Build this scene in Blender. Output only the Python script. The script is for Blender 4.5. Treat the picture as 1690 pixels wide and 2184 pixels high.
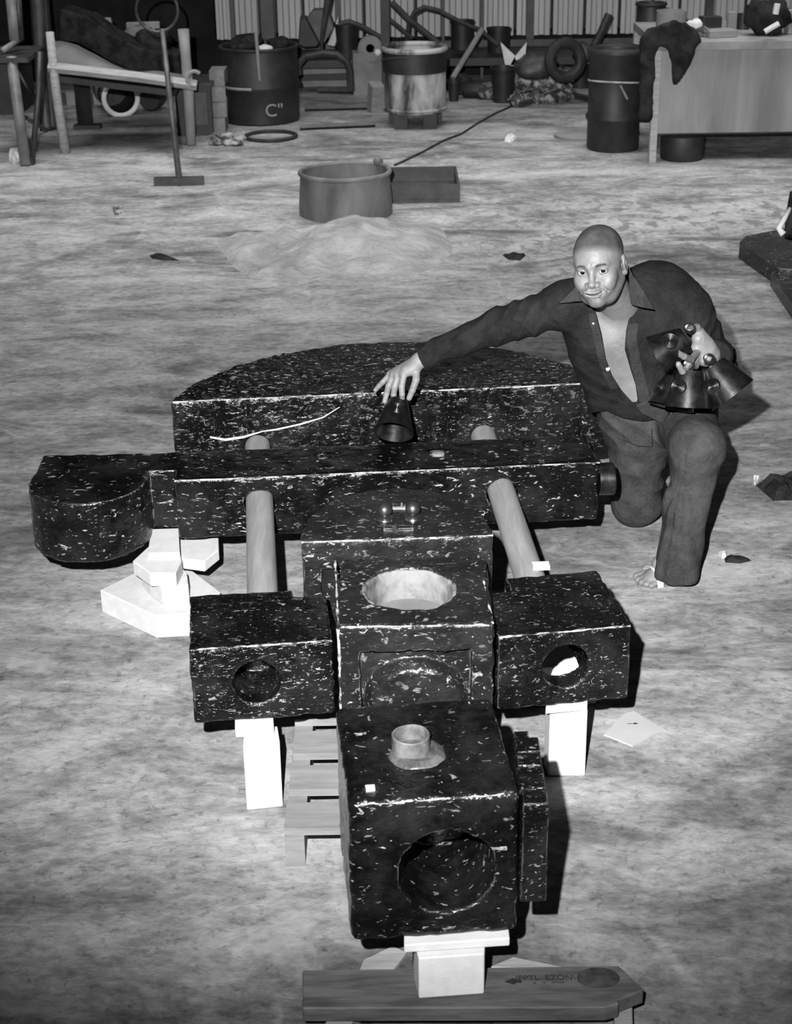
import bpy, math, random
import numpy as np
from mathutils import Vector, Matrix

SC = bpy.context.scene
for o in list(bpy.data.objects):
    bpy.data.objects.remove(o)
random.seed(7)
RNG = np.random.RandomState(11)

# ------------------------------------------------------------------ camera, world, lights, exposure
FPX = 3400.0
PITCH = math.radians(24)
ROLL = 0.015
CAM_H = 2.2
CF = np.array([0, math.cos(PITCH), -math.sin(PITCH)])
U0 = np.array([0, math.sin(PITCH), math.cos(PITCH)])
R0 = np.array([1., 0, 0])
CR = R0 * math.cos(ROLL) - U0 * math.sin(ROLL)
CU = U0 * math.cos(ROLL) + R0 * math.sin(ROLL)
CC = np.array([0, 0, CAM_H])
cam = bpy.data.cameras.new('camera')
cam.sensor_fit = 'VERTICAL'
cam.sensor_height = 36.0
cam.lens = FPX / 2184 * 36
cam.clip_end = 200
cam.dof.use_dof = True
cam.dof.focus_distance = 4.3
cam.dof.aperture_fstop = 9.0
camo = bpy.data.objects.new('camera', cam)
SC.collection.objects.link(camo)
Mx = Matrix(((CR[0], CU[0], -CF[0], 0), (CR[1], CU[1], -CF[1], 0), (CR[2], CU[2], -CF[2], CAM_H), (0, 0, 0, 1)))
camo.matrix_world = Mx
SC.camera = camo

w = bpy.data.worlds.new('world')
SC.world = w
w.use_nodes = True
w.node_tree.nodes['Background'].inputs[0].default_value = (1, 1, 1, 1)
w.node_tree.nodes['Background'].inputs[1].default_value = 0.02

def light(name, kind, loc, energy, aim=None, **kw):
    l = bpy.data.lights.new(name, kind)
    l.energy = energy
    for k, v in kw.items():
        setattr(l, k, v)
    o = bpy.data.objects.new(name, l)
    SC.collection.objects.link(o)
    o.location = loc
    if aim is not None:
        o.rotation_euler = (Vector(aim) - Vector(loc)).to_track_quat('-Z', 'Y').to_euler()
    return o
# hand-held flash gun, up and to the left of the camera, its beam pointed at the kneeling man
light('flash_gun', 'SPOT', (-0.22, 0.0, CAM_H + 0.30), 3700, aim=(0.35, 6.5, 0.9), spot_size=math.radians(73), spot_blend=1.0, shadow_soft_size=0.022)
# unseen overhead area light added to brighten the far workshop
light('back_fill_light', 'AREA', (0.5, 9.8, 4.8), 205, aim=(0.5, 9.9, 0), shape='RECTANGLE', size=9.0, size_y=4.0, spread=math.radians(80))

SC.view_settings.view_transform = 'Standard'
SC.view_settings.look = 'None'
SC.view_settings.exposure = 0.0
SC.view_settings.gamma = 1.0
SC.view_settings.use_curve_mapping = False

# ------------------------------------------------------------------ measuring helpers
def at(px, py, z=None, Y=None):
    d = CF + (px - 845) / FPX * CR - (py - 1092) / FPX * CU
    t = (z - CAM_H) / d[2] if z is not None else Y / d[1]
    return CC + d * t
def proj(P):
    q = P - CC
    wd = q @ CF
    return 845 + FPX * (q @ CR) / wd, 1092 - FPX * (q @ CU) / wd
def mpp(P):
    return float((np.asarray(P) - CC) @ CF) / FPX
def nrm(v):
    v = np.asarray(v, float)
    return v / np.linalg.norm(v)

# ------------------------------------------------------------------ object helpers
ORG = {}
def tag(o, label=None, cat=None, group=None, kind=None):
    if label: o['label'] = label
    if cat: o['category'] = cat
    if group: o['group'] = group
    if kind: o['kind'] = kind
    return o
def thing(name, label, cat, loc, group=None):
    o = bpy.data.objects.new(name, None)
    o.empty_display_size = 0.1
    SC.collection.objects.link(o)
    o.location = loc
    ORG[o.name] = np.array(loc, float)
    return tag(o, label, cat, group)
def mk(name, geo, mat, parent=None, label=None, cat=None, group=None, kind=None, smooth=False, loc=None):
    V, F = geo
    V = np.asarray(V, float)
    if parent is not None:
        org = ORG[parent.name]
    elif loc is not None:
        org = np.array(loc, float)
    else:
        mn, mxx = V.min(0), V.max(0)
        org = np.array([(mn[0] + mxx[0]) / 2, (mn[1] + mxx[1]) / 2, mn[2]])
    me = bpy.data.meshes.new(name)
    if isinstance(F, np.ndarray):
        n = len(F)
        me.vertices.add(len(V))
        me.vertices.foreach_set('co', (V - org).astype(np.float32).ravel())
        me.loops.add(n * 4)
        me.loops.foreach_set('vertex_index', F.astype(np.int32).ravel())
        me.polygons.add(n)
        me.polygons.foreach_set('loop_start', np.arange(0, 4 * n, 4, dtype=np.int32))
        me.update(calc_edges=True)
        me.validate()
    else:
        me.from_pydata([tuple(v) for v in (V - org)], [], F)
        me.update()
    if smooth:
        me.polygons.foreach_set('use_smooth', [True] * len(me.polygons))
    me.materials.append(mat)
    o = bpy.data.objects.new(name, me)
    SC.collection.objects.link(o)
    if parent is not None:
        o.parent = parent
        ORG[o.name] = org
    else:
        o.location = org
        ORG[o.name] = org
    return tag(o, label, cat, group, kind)
def auto(o, ang=35):
    me = o.data
    me.polygons.foreach_set('use_smooth', [True] * len(me.polygons))
    me.set_sharp_from_angle(angle=math.radians(ang))
    return o
def bevel(o, wd=0.004, seg=2):
    m = o.modifiers.new('bevel', 'BEVEL')
    m.width = wd; m.segments = seg; m.limit_method = 'ANGLE'
    return o

def join(*gs):
    V = []; F = []; n = 0
    for v, f in gs:
        v = np.asarray(v, float)
        V.append(v)
        F += [tuple(int(i) + n for i in q) for q in f]
        n += len(v)
    return np.concatenate(V), F
BOXF = [(0, 3, 2, 1), (4, 5, 6, 7), (0, 1, 5, 4), (1, 2, 6, 5), (2, 3, 7, 6), (3, 0, 4, 7)]
def box(x0, x1, y0, y1, z0, z1):
    return np.array([(x0, y0, z0), (x1, y0, z0), (x1, y1, z0), (x0, y1, z0), (x0, y0, z1), (x1, y0, z1), (x1, y1, z1), (x0, y1, z1)], float), BOXF
def rbox(c, sx, sy, sz, rz=0.0, tilt=0.0, ty=0.0):
    """box centred at c, tilted about its own x by tilt, own y by ty, then turned about z"""
    V, F = box(-sx / 2, sx / 2, -sy / 2, sy / 2, -sz / 2, sz / 2)
    R = np.array((Matrix.Rotation(rz, 3, 'Z') @ Matrix.Rotation(tilt, 3, 'X') @ Matrix.Rotation(ty, 3, 'Y')))
    return V @ R.T + np.array(c), F
def prism(poly, z0, z1):
    """poly counter-clockwise seen from above"""
    n = len(poly)
    a = sum(poly[i][0] * poly[(i + 1) % n][1] - poly[(i + 1) % n][0] * poly[i][1] for i in range(n))
    if a < 0: poly = poly[::-1]
    V = [(p[0], p[1], z0) for p in poly] + [(p[0], p[1], z1) for p in poly]
    F = [tuple(range(n - 1, -1, -1)), tuple(range(n, 2 * n))] + [(i, (i + 1) % n, n + (i + 1) % n, n + i) for i in range(n)]
    return np.array(V, float), F
def frame(d):
    d = nrm(d)
    a = np.array([0, 0, 1.]) if abs(d[2]) < 0.9 else np.array([1., 0, 0])
    x = nrm(np.cross(a, d))
    return x, np.cross(d, x), d
def lathe(prof, base, axis=(0, 0, 1), seg=28, cap=True):
    """prof: list of (radius, height along axis)"""
    x, y, d = frame(axis)
    base = np.array(base, float)
    V = []; F = []
    for r, h in prof:
        for k in range(seg):
            a = 2 * math.pi * k / seg
            V.append(base + d * h + (x * math.cos(a) + y * math.sin(a)) * r)
    m = len(prof)
    for i in range(m - 1):
        for k in range(seg):
            F.append((i * seg + k, i * seg + (k + 1) % seg, (i + 1) * seg + (k + 1) % seg, (i + 1) * seg + k))
    if cap:
        if prof[0][0] > 1e-5: F.append(tuple(range(seg - 1, -1, -1)))
        if prof[-1][0] > 1e-5: F.append(tuple(range((m - 1) * seg, m * seg)))
    return np.array(V), F
def tube(pts, r, seg=10, closed=False):
    pts = [np.array(p, float) for p in pts]
    n = len(pts)
    rs = r if isinstance(r, (list, tuple)) else [r] * n
    V = []; F = []
    px = None
    for i, p in enumerate(pts):
        if closed: d = pts[(i + 1) % n] - pts[i - 1]
        else: d = pts[min(i + 1, n - 1)] - pts[max(i - 1, 0)]
        d = nrm(d)
        if px is None: x, y, _ = frame(d)
        else:
            x = nrm(px - d * (px @ d)); y = np.cross(d, x)
        px = x
        for k in range(seg):
            a = 2 * math.pi * k / seg
            V.append(p + (x * math.cos(a) + y * math.sin(a)) * rs[i])
    m = n if closed else n - 1
    for i in range(m):
        j = (i + 1) % n
        for k in range(seg):
            F.append((i * seg + k, i * seg + (k + 1) % seg, j * seg + (k + 1) % seg, j * seg + k))
    if not closed:
        F.append(tuple(range(seg - 1, -1, -1))); F.append(tuple(range((n - 1) * seg, n * seg)))
    return np.array(V), F
def ring(c, R, r, seg=40, sub=8, axis=(0, 0, 1), a0=0, a1=None, sy=1.0):
    x, y, d = frame(axis)
    if a1 is None:
        pts = [np.array(c) + (x * math.cos(2 * math.pi * k / seg) + y * sy * math.sin(2 * math.pi * k / seg)) * R for k in range(seg)]
        return tube(pts, r, sub, closed=True)
    pts = [np.array(c) + (x * math.cos(a0 + (a1 - a0) * k / seg) + y * sy * math.sin(a0 + (a1 - a0) * k / seg)) * R for k in range(seg + 1)]
    return tube(pts, r, sub)
def ball(c, r, seg=16, rows=10):
    r = np.array(r if hasattr(r, '__len__') else (r, r, r), float)
    V = []; F = []
    for i in range(1, rows):
        t = math.pi * i / rows
        for k in range(seg):
            a = 2 * math.pi * k / seg
            V.append(np.array([math.sin(t) * math.cos(a), math.sin(t) * math.sin(a), math.cos(t)]) * r + c)
    V.append(np.array([0, 0, 1.]) * r + c); V.append(np.array([0, 0, -1.]) * r + c)
    n = (rows - 1) * seg
    for i in range(rows - 2):
        for k in range(seg):
            F.append((i * seg + k, (i + 1) * seg + k, (i + 1) * seg + (k + 1) % seg, i * seg + (k + 1) % seg))
    for k in range(seg):
        F.append((n, k, (k + 1) % seg)); F.append((n + 1, (rows - 2) * seg + (k + 1) % seg, (rows - 2) * seg + k))
    return np.array(V), F

# value noise on numpy arrays
_LAT = RNG.rand(64, 64, 64).astype(np.float32) * 2 - 1
def vnoise(P, s, seed=0):
    q = P * s + seed * 17.31 + 100
    i = np.floor(q).astype(np.int32)
    f = (q - i).astype(np.float32)
    f = f * f * (3 - 2 * f)
    i &= 63
    j = (i + 1) & 63
    x0, y0, z0 = i[..., 0], i[..., 1], i[..., 2]
    x1, y1, z1 = j[..., 0], j[..., 1], j[..., 2]
    fx, fy, fz = f[..., 0], f[..., 1], f[..., 2]
    L = _LAT
    a = L[x0, y0, z0] * (1 - fx) + L[x1, y0, z0] * fx
    b = L[x0, y1, z0] * (1 - fx) + L[x1, y1, z0] * fx
    c = L[x0, y0, z1] * (1 - fx) + L[x1, y0, z1] * fx
    d = L[x0, y1, z1] * (1 - fx) + L[x1, y1, z1] * fx
    return (a * (1 - fy) + b * fy) * (1 - fz) + (c * (1 - fy) + d * fy) * fz
def rough(geo, amp, s, seed=0):
    V, F = geo
    V = np.asarray(V, float)
    D = np.stack([vnoise(V, s, seed + k) for k in range(3)], -1)
    return V + D * amp, F

# signed distance building blocks (P: (...,3))
def smin(a, b, k):
    if k <= 0: return np.minimum(a, b)
    h = np.clip(0.5 + 0.5 * (b - a) / k, 0, 1)
    return b * (1 - h) + a * h - k * h * (1 - h)
def smax(a, b, k): return -smin(-a, -b, k)
def s_box(P, c, h, r=0.0, yaw=0.0):
    q = P - np.array(c, np.float32)
    if yaw:
        cs, sn = math.cos(yaw), math.sin(yaw)
        q = np.stack([q[..., 0] * cs + q[..., 1] * sn, -q[..., 0] * sn + q[..., 1] * cs, q[..., 2]], -1)
    q = np.abs(q) - (np.array(h, np.float32) - r)
    return np.sqrt((np.maximum(q, 0) ** 2).sum(-1)) + np.minimum(q.max(-1), 0) - r
def s_cone(P, a, b, ra, rb):
    a = np.array(a, np.float32); b = np.array(b, np.float32)
    ab = b - a
    t = np.clip(((P - a) @ ab) / float(ab @ ab), 0, 1)
    q = P - a - t[..., None] * ab
    return np.sqrt((q * q).sum(-1)) - (ra + (rb - ra) * t)
def s_ell(P, c, r, R=None):
    q = P - np.array(c, np.float32)
    if R is not None: q = q @ np.array(R, np.float32)
    r = np.array(r, np.float32)
    k0 = np.sqrt(((q / r) ** 2).sum(-1)); k1 = np.sqrt(((q / (r * r)) ** 2).sum(-1)) + 1e-9
    return k0 * (k0 - 1) / k1
def s_cyl(P, a, b, r):
    a = np.array(a, np.float32); d = nrm(np.array(b) - a).astype(np.float32); L = float(np.linalg.norm(np.array(b) - a))
    q = P - a
    t = q @ d
    rad = np.sqrt(np.maximum((q * q).sum(-1) - t * t, 0)) - r
    return np.maximum(rad, np.maximum(-t, t - L))

def surf(fn, lo, hi, h, B=6):
    """surface nets over a block-sparse grid"""
    lo = np.array(lo, np.float32); hi = np.array(hi, np.float32)
    nb = np.ceil((hi - lo) / (h * B)).astype(int)
    n = nb * B + 1
    s = h * B
    bc = np.stack(np.meshgrid(*[lo[k] + (np.arange(nb[k]) + 0.5) * s for k in range(3)], indexing='ij'), -1).astype(np.float32)
    D = fn(bc)
    V = np.full(tuple(n), 1.0, np.float32)
    big = np.repeat(np.repeat(np.repeat(D, B, 0), B, 1), B, 2)
    V[:-1, :-1, :-1] = big
    act = np.argwhere(np.abs(D) < s * 1.15)
    o = np.arange(B + 1)
    off = np.stack(np.meshgrid(o, o, o, indexing='ij'), -1).reshape(-1, 3)
    for i in range(0, len(act), 4000):
        I = (act[i:i + 4000, None, :] * B + off[None]).reshape(-1, 3)
        P = lo + I.astype(np.float32) * h
        V[I[:, 0], I[:, 1], I[:, 2]] = fn(P)
    V[0] = V[-1] = 1; V[:, 0] = V[:, -1] = 1; V[:, :, 0] = V[:, :, -1] = 1
    ins = V < 0
    cnt = np.zeros(tuple(n - 1), np.int8)
    for a in (0, 1):
        for b in (0, 1):
            for c in (0, 1):
                cnt += ins[a:n[0] - 1 + a, b:n[1] - 1 + b, c:n[2] - 1 + c]
    cells = np.argwhere((cnt > 0) & (cnt < 8))
    idx = np.full(tuple(n - 1), -1, np.int32)
    idx[cells[:, 0], cells[:, 1], cells[:, 2]] = np.arange(len(cells))
    acc = np.zeros((len(cells), 3), np.float32); num = np.zeros(len(cells), np.float32)
    cor = [(a, b, c) for a in (0, 1) for b in (0, 1) for c in (0, 1)]
    for p in cor:
        for k in range(3):
            if p[k] == 0:
                q = list(p); q[k] = 1
                va = V[cells[:, 0] + p[0], cells[:, 1] + p[1], cells[:, 2] + p[2]]
                vb = V[cells[:, 0] + q[0], cells[:, 1] + q[1], cells[:, 2] + q[2]]
                m = (va < 0) != (vb < 0)
                t = np.where(m, va / np.where(m, va - vb, 1), 0)
                pt = np.tile(np.array(p, np.float32), (len(cells), 1)); pt[:, k] += t
                acc += pt * m[:, None]; num += m
    verts = lo + (cells + acc / num[:, None]) * h
    faces = []
    for k in range(3):
        u, v = [(1, 2), (2, 0), (0, 1)][k]
        sl0 = [slice(1, n[j] - 1) for j in range(3)]; sl0[k] = slice(0, n[k] - 1)
        sl1 = list(sl0); sl1[k] = slice(1, n[k])
        A = ins[tuple(sl0)]; Bm = ins[tuple(sl1)]
        for flip in (0, 1):
            E = np.argwhere((A & ~Bm) if not flip else (~A & Bm))
            if not len(E): continue
            base = E + np.array([0 if j == k else 1 for j in range(3)])
            def cell(du, dv):
                c = base.copy(); c[:, u] += du; c[:, v] += dv
                return idx[c[:, 0], c[:, 1], c[:, 2]]
            q = np.stack([cell(-1, -1), cell(0, -1), cell(0, 0), cell(-1, 0)], -1)
            if flip: q = q[:, ::-1]
            faces.append(q)
    F = np.concatenate(faces)
    return verts.astype(float), F
def relax(geo, it=2, lam=0.5):
    V, F = geo
    V = V.copy()
    for _ in range(it):
        A = np.zeros_like(V); c = np.zeros(len(V))
        for i in range(4):
            for j in ((i + 1) % 4, (i + 3) % 4):
                for d in range(3):
                    A[:, d] += np.bincount(F[:, i], V[F[:, j], d], len(V))
                c += np.bincount(F[:, i], minlength=len(V))
        V += lam * (A / np.maximum(c, 1)[:, None] - V)
    return V, F

# ------------------------------------------------------------------ materials
def g(v):
    return (v, v, v, 1)
class NT:
    def __init__(s, name):
        s.m = bpy.data.materials.new(name); s.m.use_nodes = True
        s.t = s.m.node_tree; s.n = s.t.nodes; s.l = s.t.links
        s.b = s.n['Principled BSDF']
        s.tc = s.n.new('ShaderNodeTexCoord')
    def put(s, sock, v):
        if hasattr(v, 'is_output') or isinstance(v, bpy.types.NodeSocket): s.l.new(v, sock)
        elif v is not None: sock.default_value = v
    def mapping(s, scale=(1, 1, 1), rot=(0, 0, 0)):
        n = s.n.new('ShaderNodeMapping'); s.l.new(s.tc.outputs['Object'], n.inputs[0])
        n.inputs['Scale'].default_value = scale; n.inputs['Rotation'].default_value = rot
        return n.outputs[0]
    def noise(s, scale, detail=4, rough=0.55, dist=0, vec=None):
        n = s.n.new('ShaderNodeTexNoise')
        s.l.new(vec if vec is not None else s.tc.outputs['Object'], n.inputs['Vector'])
        n.inputs['Scale'].default_value = scale; n.inputs['Detail'].default_value = detail
        n.inputs['Roughness'].default_value = rough; n.inputs['Distortion'].default_value = dist
        return n.outputs['Fac']
    def ramp(s, fac, stops, interp='LINEAR'):
        n = s.n.new('ShaderNodeValToRGB'); s.put(n.inputs[0], fac)
        n.color_ramp.interpolation = interp
        e = n.color_ramp.elements
        while len(e) < len(stops): e.new(0.5)
        for k, (p, v) in enumerate(stops):
            e[k].position = p; e[k].color = g(v)
        return n.outputs[0]
    def math(s, op, a, b=None, c=None, clamp=False):
        n = s.n.new('ShaderNodeMath'); n.operation = op; n.use_clamp = clamp
        s.put(n.inputs[0], a); s.put(n.inputs[1], b)
        if c is not None: s.put(n.inputs[2], c)
        return n.outputs[0]
    def mix(s, f, a, b):
        n = s.n.new('ShaderNodeMix'); n.data_type = 'FLOAT'
        s.put(n.inputs[0], f); s.put(n.inputs[2], a); s.put(n.inputs[3], b)
        return n.outputs[0]
    def bump(s, h, strength=0.3, dist=0.01):
        n = s.n.new('ShaderNodeBump'); s.put(n.inputs['Height'], h)
        n.inputs['Strength'].default_value = strength; n.inputs['Distance'].default_value = dist
        s.l.new(n.outputs[0], s.b.inputs['Normal'])
        return n.outputs[0]
    def out(s, base, rough=0.6, spec=0.5, metal=0):
        s.put(s.b.inputs['Base Color'], base if not isinstance(base, float) else g(base))
        s.put(s.b.inputs['Roughness'], rough)
        s.b.inputs['Specular IOR Level'].default_value = spec
        s.b.inputs['Metallic'].default_value = metal
        return s.m
def mottled(name, lo, hi, scale=6, rough=0.7, spec=0.4, bump=0.2, bd=0.004, stretch=(1, 1, 1), metal=0, detail=6, a=0.35, b=0.68, bscale=60):
    t = NT(name)
    mp = t.mapping(stretch)
    n = t.noise(scale, detail, 0.62, 0.3, mp)
    c = t.ramp(n, [(a, lo), (b, hi)])
    t.bump(t.noise(bscale, 3, 0.6, 0, mp), bump, bd)
    return t.out(c, rough, spec, metal)

def wax_mat(name, density=0.5, scale=1.0, stretch=(1, 1, 1), pale=0.42, dark=0.0025, edge=True, ledge=0.5, rg=0.2, side=1.0):
    """glossy black casting wax with painted-in pale glints and scuffs and worn edges"""
    t = NT(name)
    mp = t.mapping(stretch)
    a = t.noise(17 * scale, 1.0, 0.5, 1.2, mp)
    line = t.math('SUBTRACT', 1.0, t.math('MULTIPLY', t.math('ABSOLUTE', t.math('SUBTRACT', a, 0.5)), 17.0), clamp=True)
    msk = t.ramp(t.noise(38 * scale, 1, 0.5, 0.6, mp), [(0.640 - 0.06 * density, 0), (0.672 - 0.06 * density, 1)])
    big = t.ramp(t.noise(5, 3, 0.6), [(0.36, 0.15), (0.62, 1)])
    sq = t.math('MULTIPLY', t.math('MULTIPLY', line, msk), big)
    sp = t.ramp(t.noise(75 * scale, 1, 0.5, 0.8, mp), [(0.765 - 0.04 * density, 0), (0.79 - 0.04 * density, 1)])
    mark = t.math('MAXIMUM', sq, t.math('MULTIPLY', sp, 0.8))  # pale curls and specks: flash glints painted into the colour, plus scuffs
    if edge:
        bv = t.n.new('ShaderNodeBevel'); bv.samples = 4; bv.inputs['Radius'].default_value = 0.006
        geo = t.n.new('ShaderNodeNewGeometry')
        d = t.n.new('ShaderNodeVectorMath'); d.operation = 'DOT_PRODUCT'
        t.l.new(bv.outputs[0], d.inputs[0]); t.l.new(geo.outputs['True Normal'], d.inputs[1])
        e = t.math('SUBTRACT', 1.0, d.outputs['Value'])
        e = t.ramp(e, [(0.05, 0), (0.14, 1)])
        en = t.ramp(t.noise(22, 4, 0.7), [(0.42, 0), (0.58, 1)])
        mark = t.math('MAXIMUM', mark, t.math('MULTIPLY', t.math('MULTIPLY', e, en), ledge))
    if side < 1:
        gn = t.n.new('ShaderNodeNewGeometry'); sz = t.n.new('ShaderNodeSeparateXYZ'); t.l.new(gn.outputs['Normal'], sz.inputs[0])
        mark = t.math('MULTIPLY', mark, t.ramp(sz.outputs['Z'], [(0.35, side), (0.6, 1)]))
    base = t.math('MULTIPLY_ADD', t.ramp(t.noise(7, 5, 0.7), [(0.45, 0), (0.75, 1)]), 0.014, dark)
    col = t.mix(mark, base, pale)
    hgt = t.math('ADD', t.noise(34 * scale, 3, 0.55, 1.2, mp), t.math('MULTIPLY', mark, 0.6))
    t.bump(hgt, 0.55, 0.006)
    return t.out(col, t.mix(mark, rg, 0.6), 0.32)

WAX = wax_mat('black_wax', 0.3, 1.15, (0.8, 1.3, 1.7), pale=0.34)
WAX_TOP = wax_mat('black_wax_glint_marks', 1.35, 1.25, (0.9, 1.3, 1.6), pale=0.42, side=0.22)
WAX_DULL = wax_mat('black_wax_thin', 0.9, 1.3, (0.9, 1.2, 1.3), pale=0.26, dark=0.008, ledge=0.8, rg=0.3)
WAX_FINE = wax_mat('black_wax_pitted', 0.5, 2.0, (0.8, 1.3, 1.6), pale=0.26)
GLOSS = mottled('black_polish', 0.006, 0.02, 20, 0.16, 0.6, 0.15, 0.003)
EDGEM = mottled('worn_wax_edge', 0.015, 0.36, 30, 0.6, 0.3, 0.4, 0.002, a=0.42, b=0.56)
CONEM = mottled('blackened_metal', 0.022, 0.075, 30, 0.33, 0.5, 0.12, 0.002, metal=0.9)
BALLM = mottled('burnished_ball', 0.10, 0.2, 30, 0.3, 0.5, 0.1, 0.002, metal=0.9)
FOAM = mottled('white_polystyrene', 0.47, 0.54, 30, 0.9, 0.1, 0.25, 0.003, bscale=260)
CARD = mottled('grey_cardboard_tube', 0.19, 0.29, 4, 0.72, 0.25, 0.12, 0.002, stretch=(9, 1, 9))
STEEL = mottled('dark_steel', 0.012, 0.04, 9, 0.5, 0.5, 0.2, 0.003)
DRUMDK = mottled('black_drum_paint', 0.007, 0.024, 5, 0.55, 0.4, 0.15, 0.003)
PALEDRUM = mottled('stained_drum', 0.03, 0.36, 5, 0.7, 0.3, 0.3, 0.004, stretch=(1, 1, 0.35), a=0.40, b=0.60)
PALE = mottled('pale_dusty', 0.13, 0.25, 3, 0.8, 0.2, 0.2, 0.004)
WOODP = mottled('pale_wood', 0.22, 0.36, 5, 0.75, 0.25, 0.2, 0.002, stretch=(1, 8, 8))
WOODD = mottled('grey_board', 0.05, 0.115, 7, 0.7, 0.3, 0.25, 0.002, stretch=(1, 7, 7))
WOODM = mottled('pallet_wood', 0.16, 0.24, 5, 0.8, 0.2, 0.2, 0.002, stretch=(1, 7, 7))
WHITE = mottled('white_plaster', 0.42, 0.6, 9, 0.85, 0.2, 0.3, 0.004)
PAPER = mottled('pale_card', 0.36, 0.42, 5, 0.9, 0.1, 0.1, 0.001)
CLOTHD = mottled('dark_rag', 0.008, 0.03, 12, 0.95, 0.05, 0.4, 0.01)
RUBBER = mottled('black_rubber', 0.01, 0.03, 12, 0.6, 0.3, 0.2, 0.003)
INK = NT('ink').out(0.02, 0.8, 0.2)
PLASTER = mottled('plaster_powder', 0.19, 0.34, 6, 0.95, 0.05, 0.9, 0.02, bscale=24)
ROCK = mottled('rubble', 0.04, 0.30, 14, 0.9, 0.1, 0.6, 0.01, a=0.45, b=0.6)
BRICKM = mottled('grey_brick', 0.10, 0.2, 10, 0.9, 0.1, 0.4, 0.004)
TARP = mottled('canvas', 0.08, 0.17, 3, 0.9, 0.1, 0.2, 0.004)

# ================================================================== FLOOR AND WALLS
def floor_mat():
    t = NT('workshop_concrete')
    mp = t.mapping((1, 1.6, 1), (0, 0, 0.35))
    n1 = t.noise(0.55, 6, 0.62, 0.4, mp)
    n2 = t.noise(3.2, 9, 0.72, 0.5, mp)
    n3 = t.noise(22, 6, 0.7, 0.2, mp)
    n4 = t.noise(1.2, 6, 0.68, 0.8, t.mapping((1, 2.6, 1), (0, 0, -0.2)))
    s = t.math('MULTIPLY_ADD', n1, 0.30, t.math('MULTIPLY_ADD', n2, 0.42, t.math('MULTIPLY', n3, 0.28)))
    base = t.ramp(s, [(0.36, 0.075), (0.46, 0.19), (0.53, 0.30), (0.64, 0.46)])
    # wet and oily stains
    st = t.ramp(n4, [(0.34, 0.40), (0.52, 1.0)])
    col = t.math('MULTIPLY', base, st)
    # near floor darkened in the colour for flash falloff, with darker stains
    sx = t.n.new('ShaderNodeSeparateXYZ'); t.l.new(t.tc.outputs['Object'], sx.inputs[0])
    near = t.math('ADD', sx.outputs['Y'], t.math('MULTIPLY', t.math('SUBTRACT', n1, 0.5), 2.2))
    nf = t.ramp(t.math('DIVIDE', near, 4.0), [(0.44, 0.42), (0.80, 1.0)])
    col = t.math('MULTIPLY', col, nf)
    pits = t.ramp(t.noise(34, 4, 0.7, 0.4), [(0.33, 0.62), (0.45, 1.0)])
    col = t.math('MULTIPLY', col, pits)
    # blobs of darker wax spatter in the middle distance
    zone = t.math('MULTIPLY', t.ramp(t.math('DIVIDE', sx.outputs['Y'], 14.0), [(0.50, 0), (0.56, 1), (0.67, 1), (0.73, 0)]),
                  t.ramp(t.math('DIVIDE', t.math('ADD', sx.outputs['X'], 5.0), 10.0), [(0.50, 0), (0.58, 1)]))
    bl = t.ramp(t.noise(11, 5, 0.6, 0.3, t.mapping((1, 0.7, 1))), [(0.53, 0), (0.58, 1)])
    col = t.mix(t.math('MULTIPLY', t.math('MULTIPLY', zone, bl), 0.65), col, 0.09)
    # hairline repairs
    v = t.n.new('ShaderNodeTexVoronoi'); v.feature = 'DISTANCE_TO_EDGE'
    ad = t.n.new('ShaderNodeVectorMath'); ad.operation = 'ADD'
    nn = t.n.new('ShaderNodeTexNoise'); nn.inputs['Scale'].default_value = 1.5; nn.inputs['Detail'].default_value = 5
    t.l.new(t.tc.outputs['Object'], nn.inputs['Vector'])
    t.l.new(t.tc.outputs['Object'], ad.inputs[0]); t.l.new(nn.outputs['Color'], ad.inputs[1])
    t.l.new(ad.outputs[0], v.inputs['Vector']); v.inputs['Scale'].default_value = 0.8
    cr = t.ramp(v.outputs['Distance'], [(0.006, 1), (0.018, 0)])
    col = t.mix(t.math('MULTIPLY', t.math('MULTIPLY', cr, t.ramp(n2, [(0.45, 0), (0.6, 1)])), 0.5), col, 0.36)
    h = t.math('ADD', t.math('MULTIPLY', n2, 0.6), t.math('MULTIPLY', n3, 0.4))
    t.bump(h, 0.5, 0.012)
    return t.out(col, 0.85, 0.15)
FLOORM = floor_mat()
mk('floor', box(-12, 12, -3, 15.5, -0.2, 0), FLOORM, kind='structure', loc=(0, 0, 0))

YW = 14.3
DARKWALL = mottled('dark_boarding', 0.008, 0.018, 3, 0.9, 0.1, 0.2, 0.01)
SHEET = mottled('translucent_sheet_wall', 0.34, 0.46, 1.4, 0.6, 0.3, 0.15, 0.01, stretch=(1, 1, 0.2))
wall = mk('wall_back', join(box(-10, 10, YW + 0.05, YW + 0.25, 0, 0.36), box(-10, at(458, 50, Y=YW)[0], YW - 0.02, YW + 0.25, 0.36, 5.0)), DARKWALL, kind='structure', loc=(0, YW, 0))
mk('ceiling', box(-12, 12, -3, 15.5, 5.0, 5.1), DARKWALL, kind='structure', loc=(0, 6, 5.0))
mk('wall_left', box(-10.3, -10, -3, 15.5, 0, 5.0), DARKWALL, kind='structure')
mk('wall_right', box(10, 10.3, -3, 15.5, 0, 5.0), DARKWALL, kind='structure')
joints = [458, 497, 555, 590, 648, 722, 778, 828, 888, 945, 1028, 1100, 1178, 1248, 1322, 1392, 1450, 1510, 1590, 1670, 1750, 1830, 1910]
xs = [at(j, 50, Y=YW)[0] for j in joints]
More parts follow.
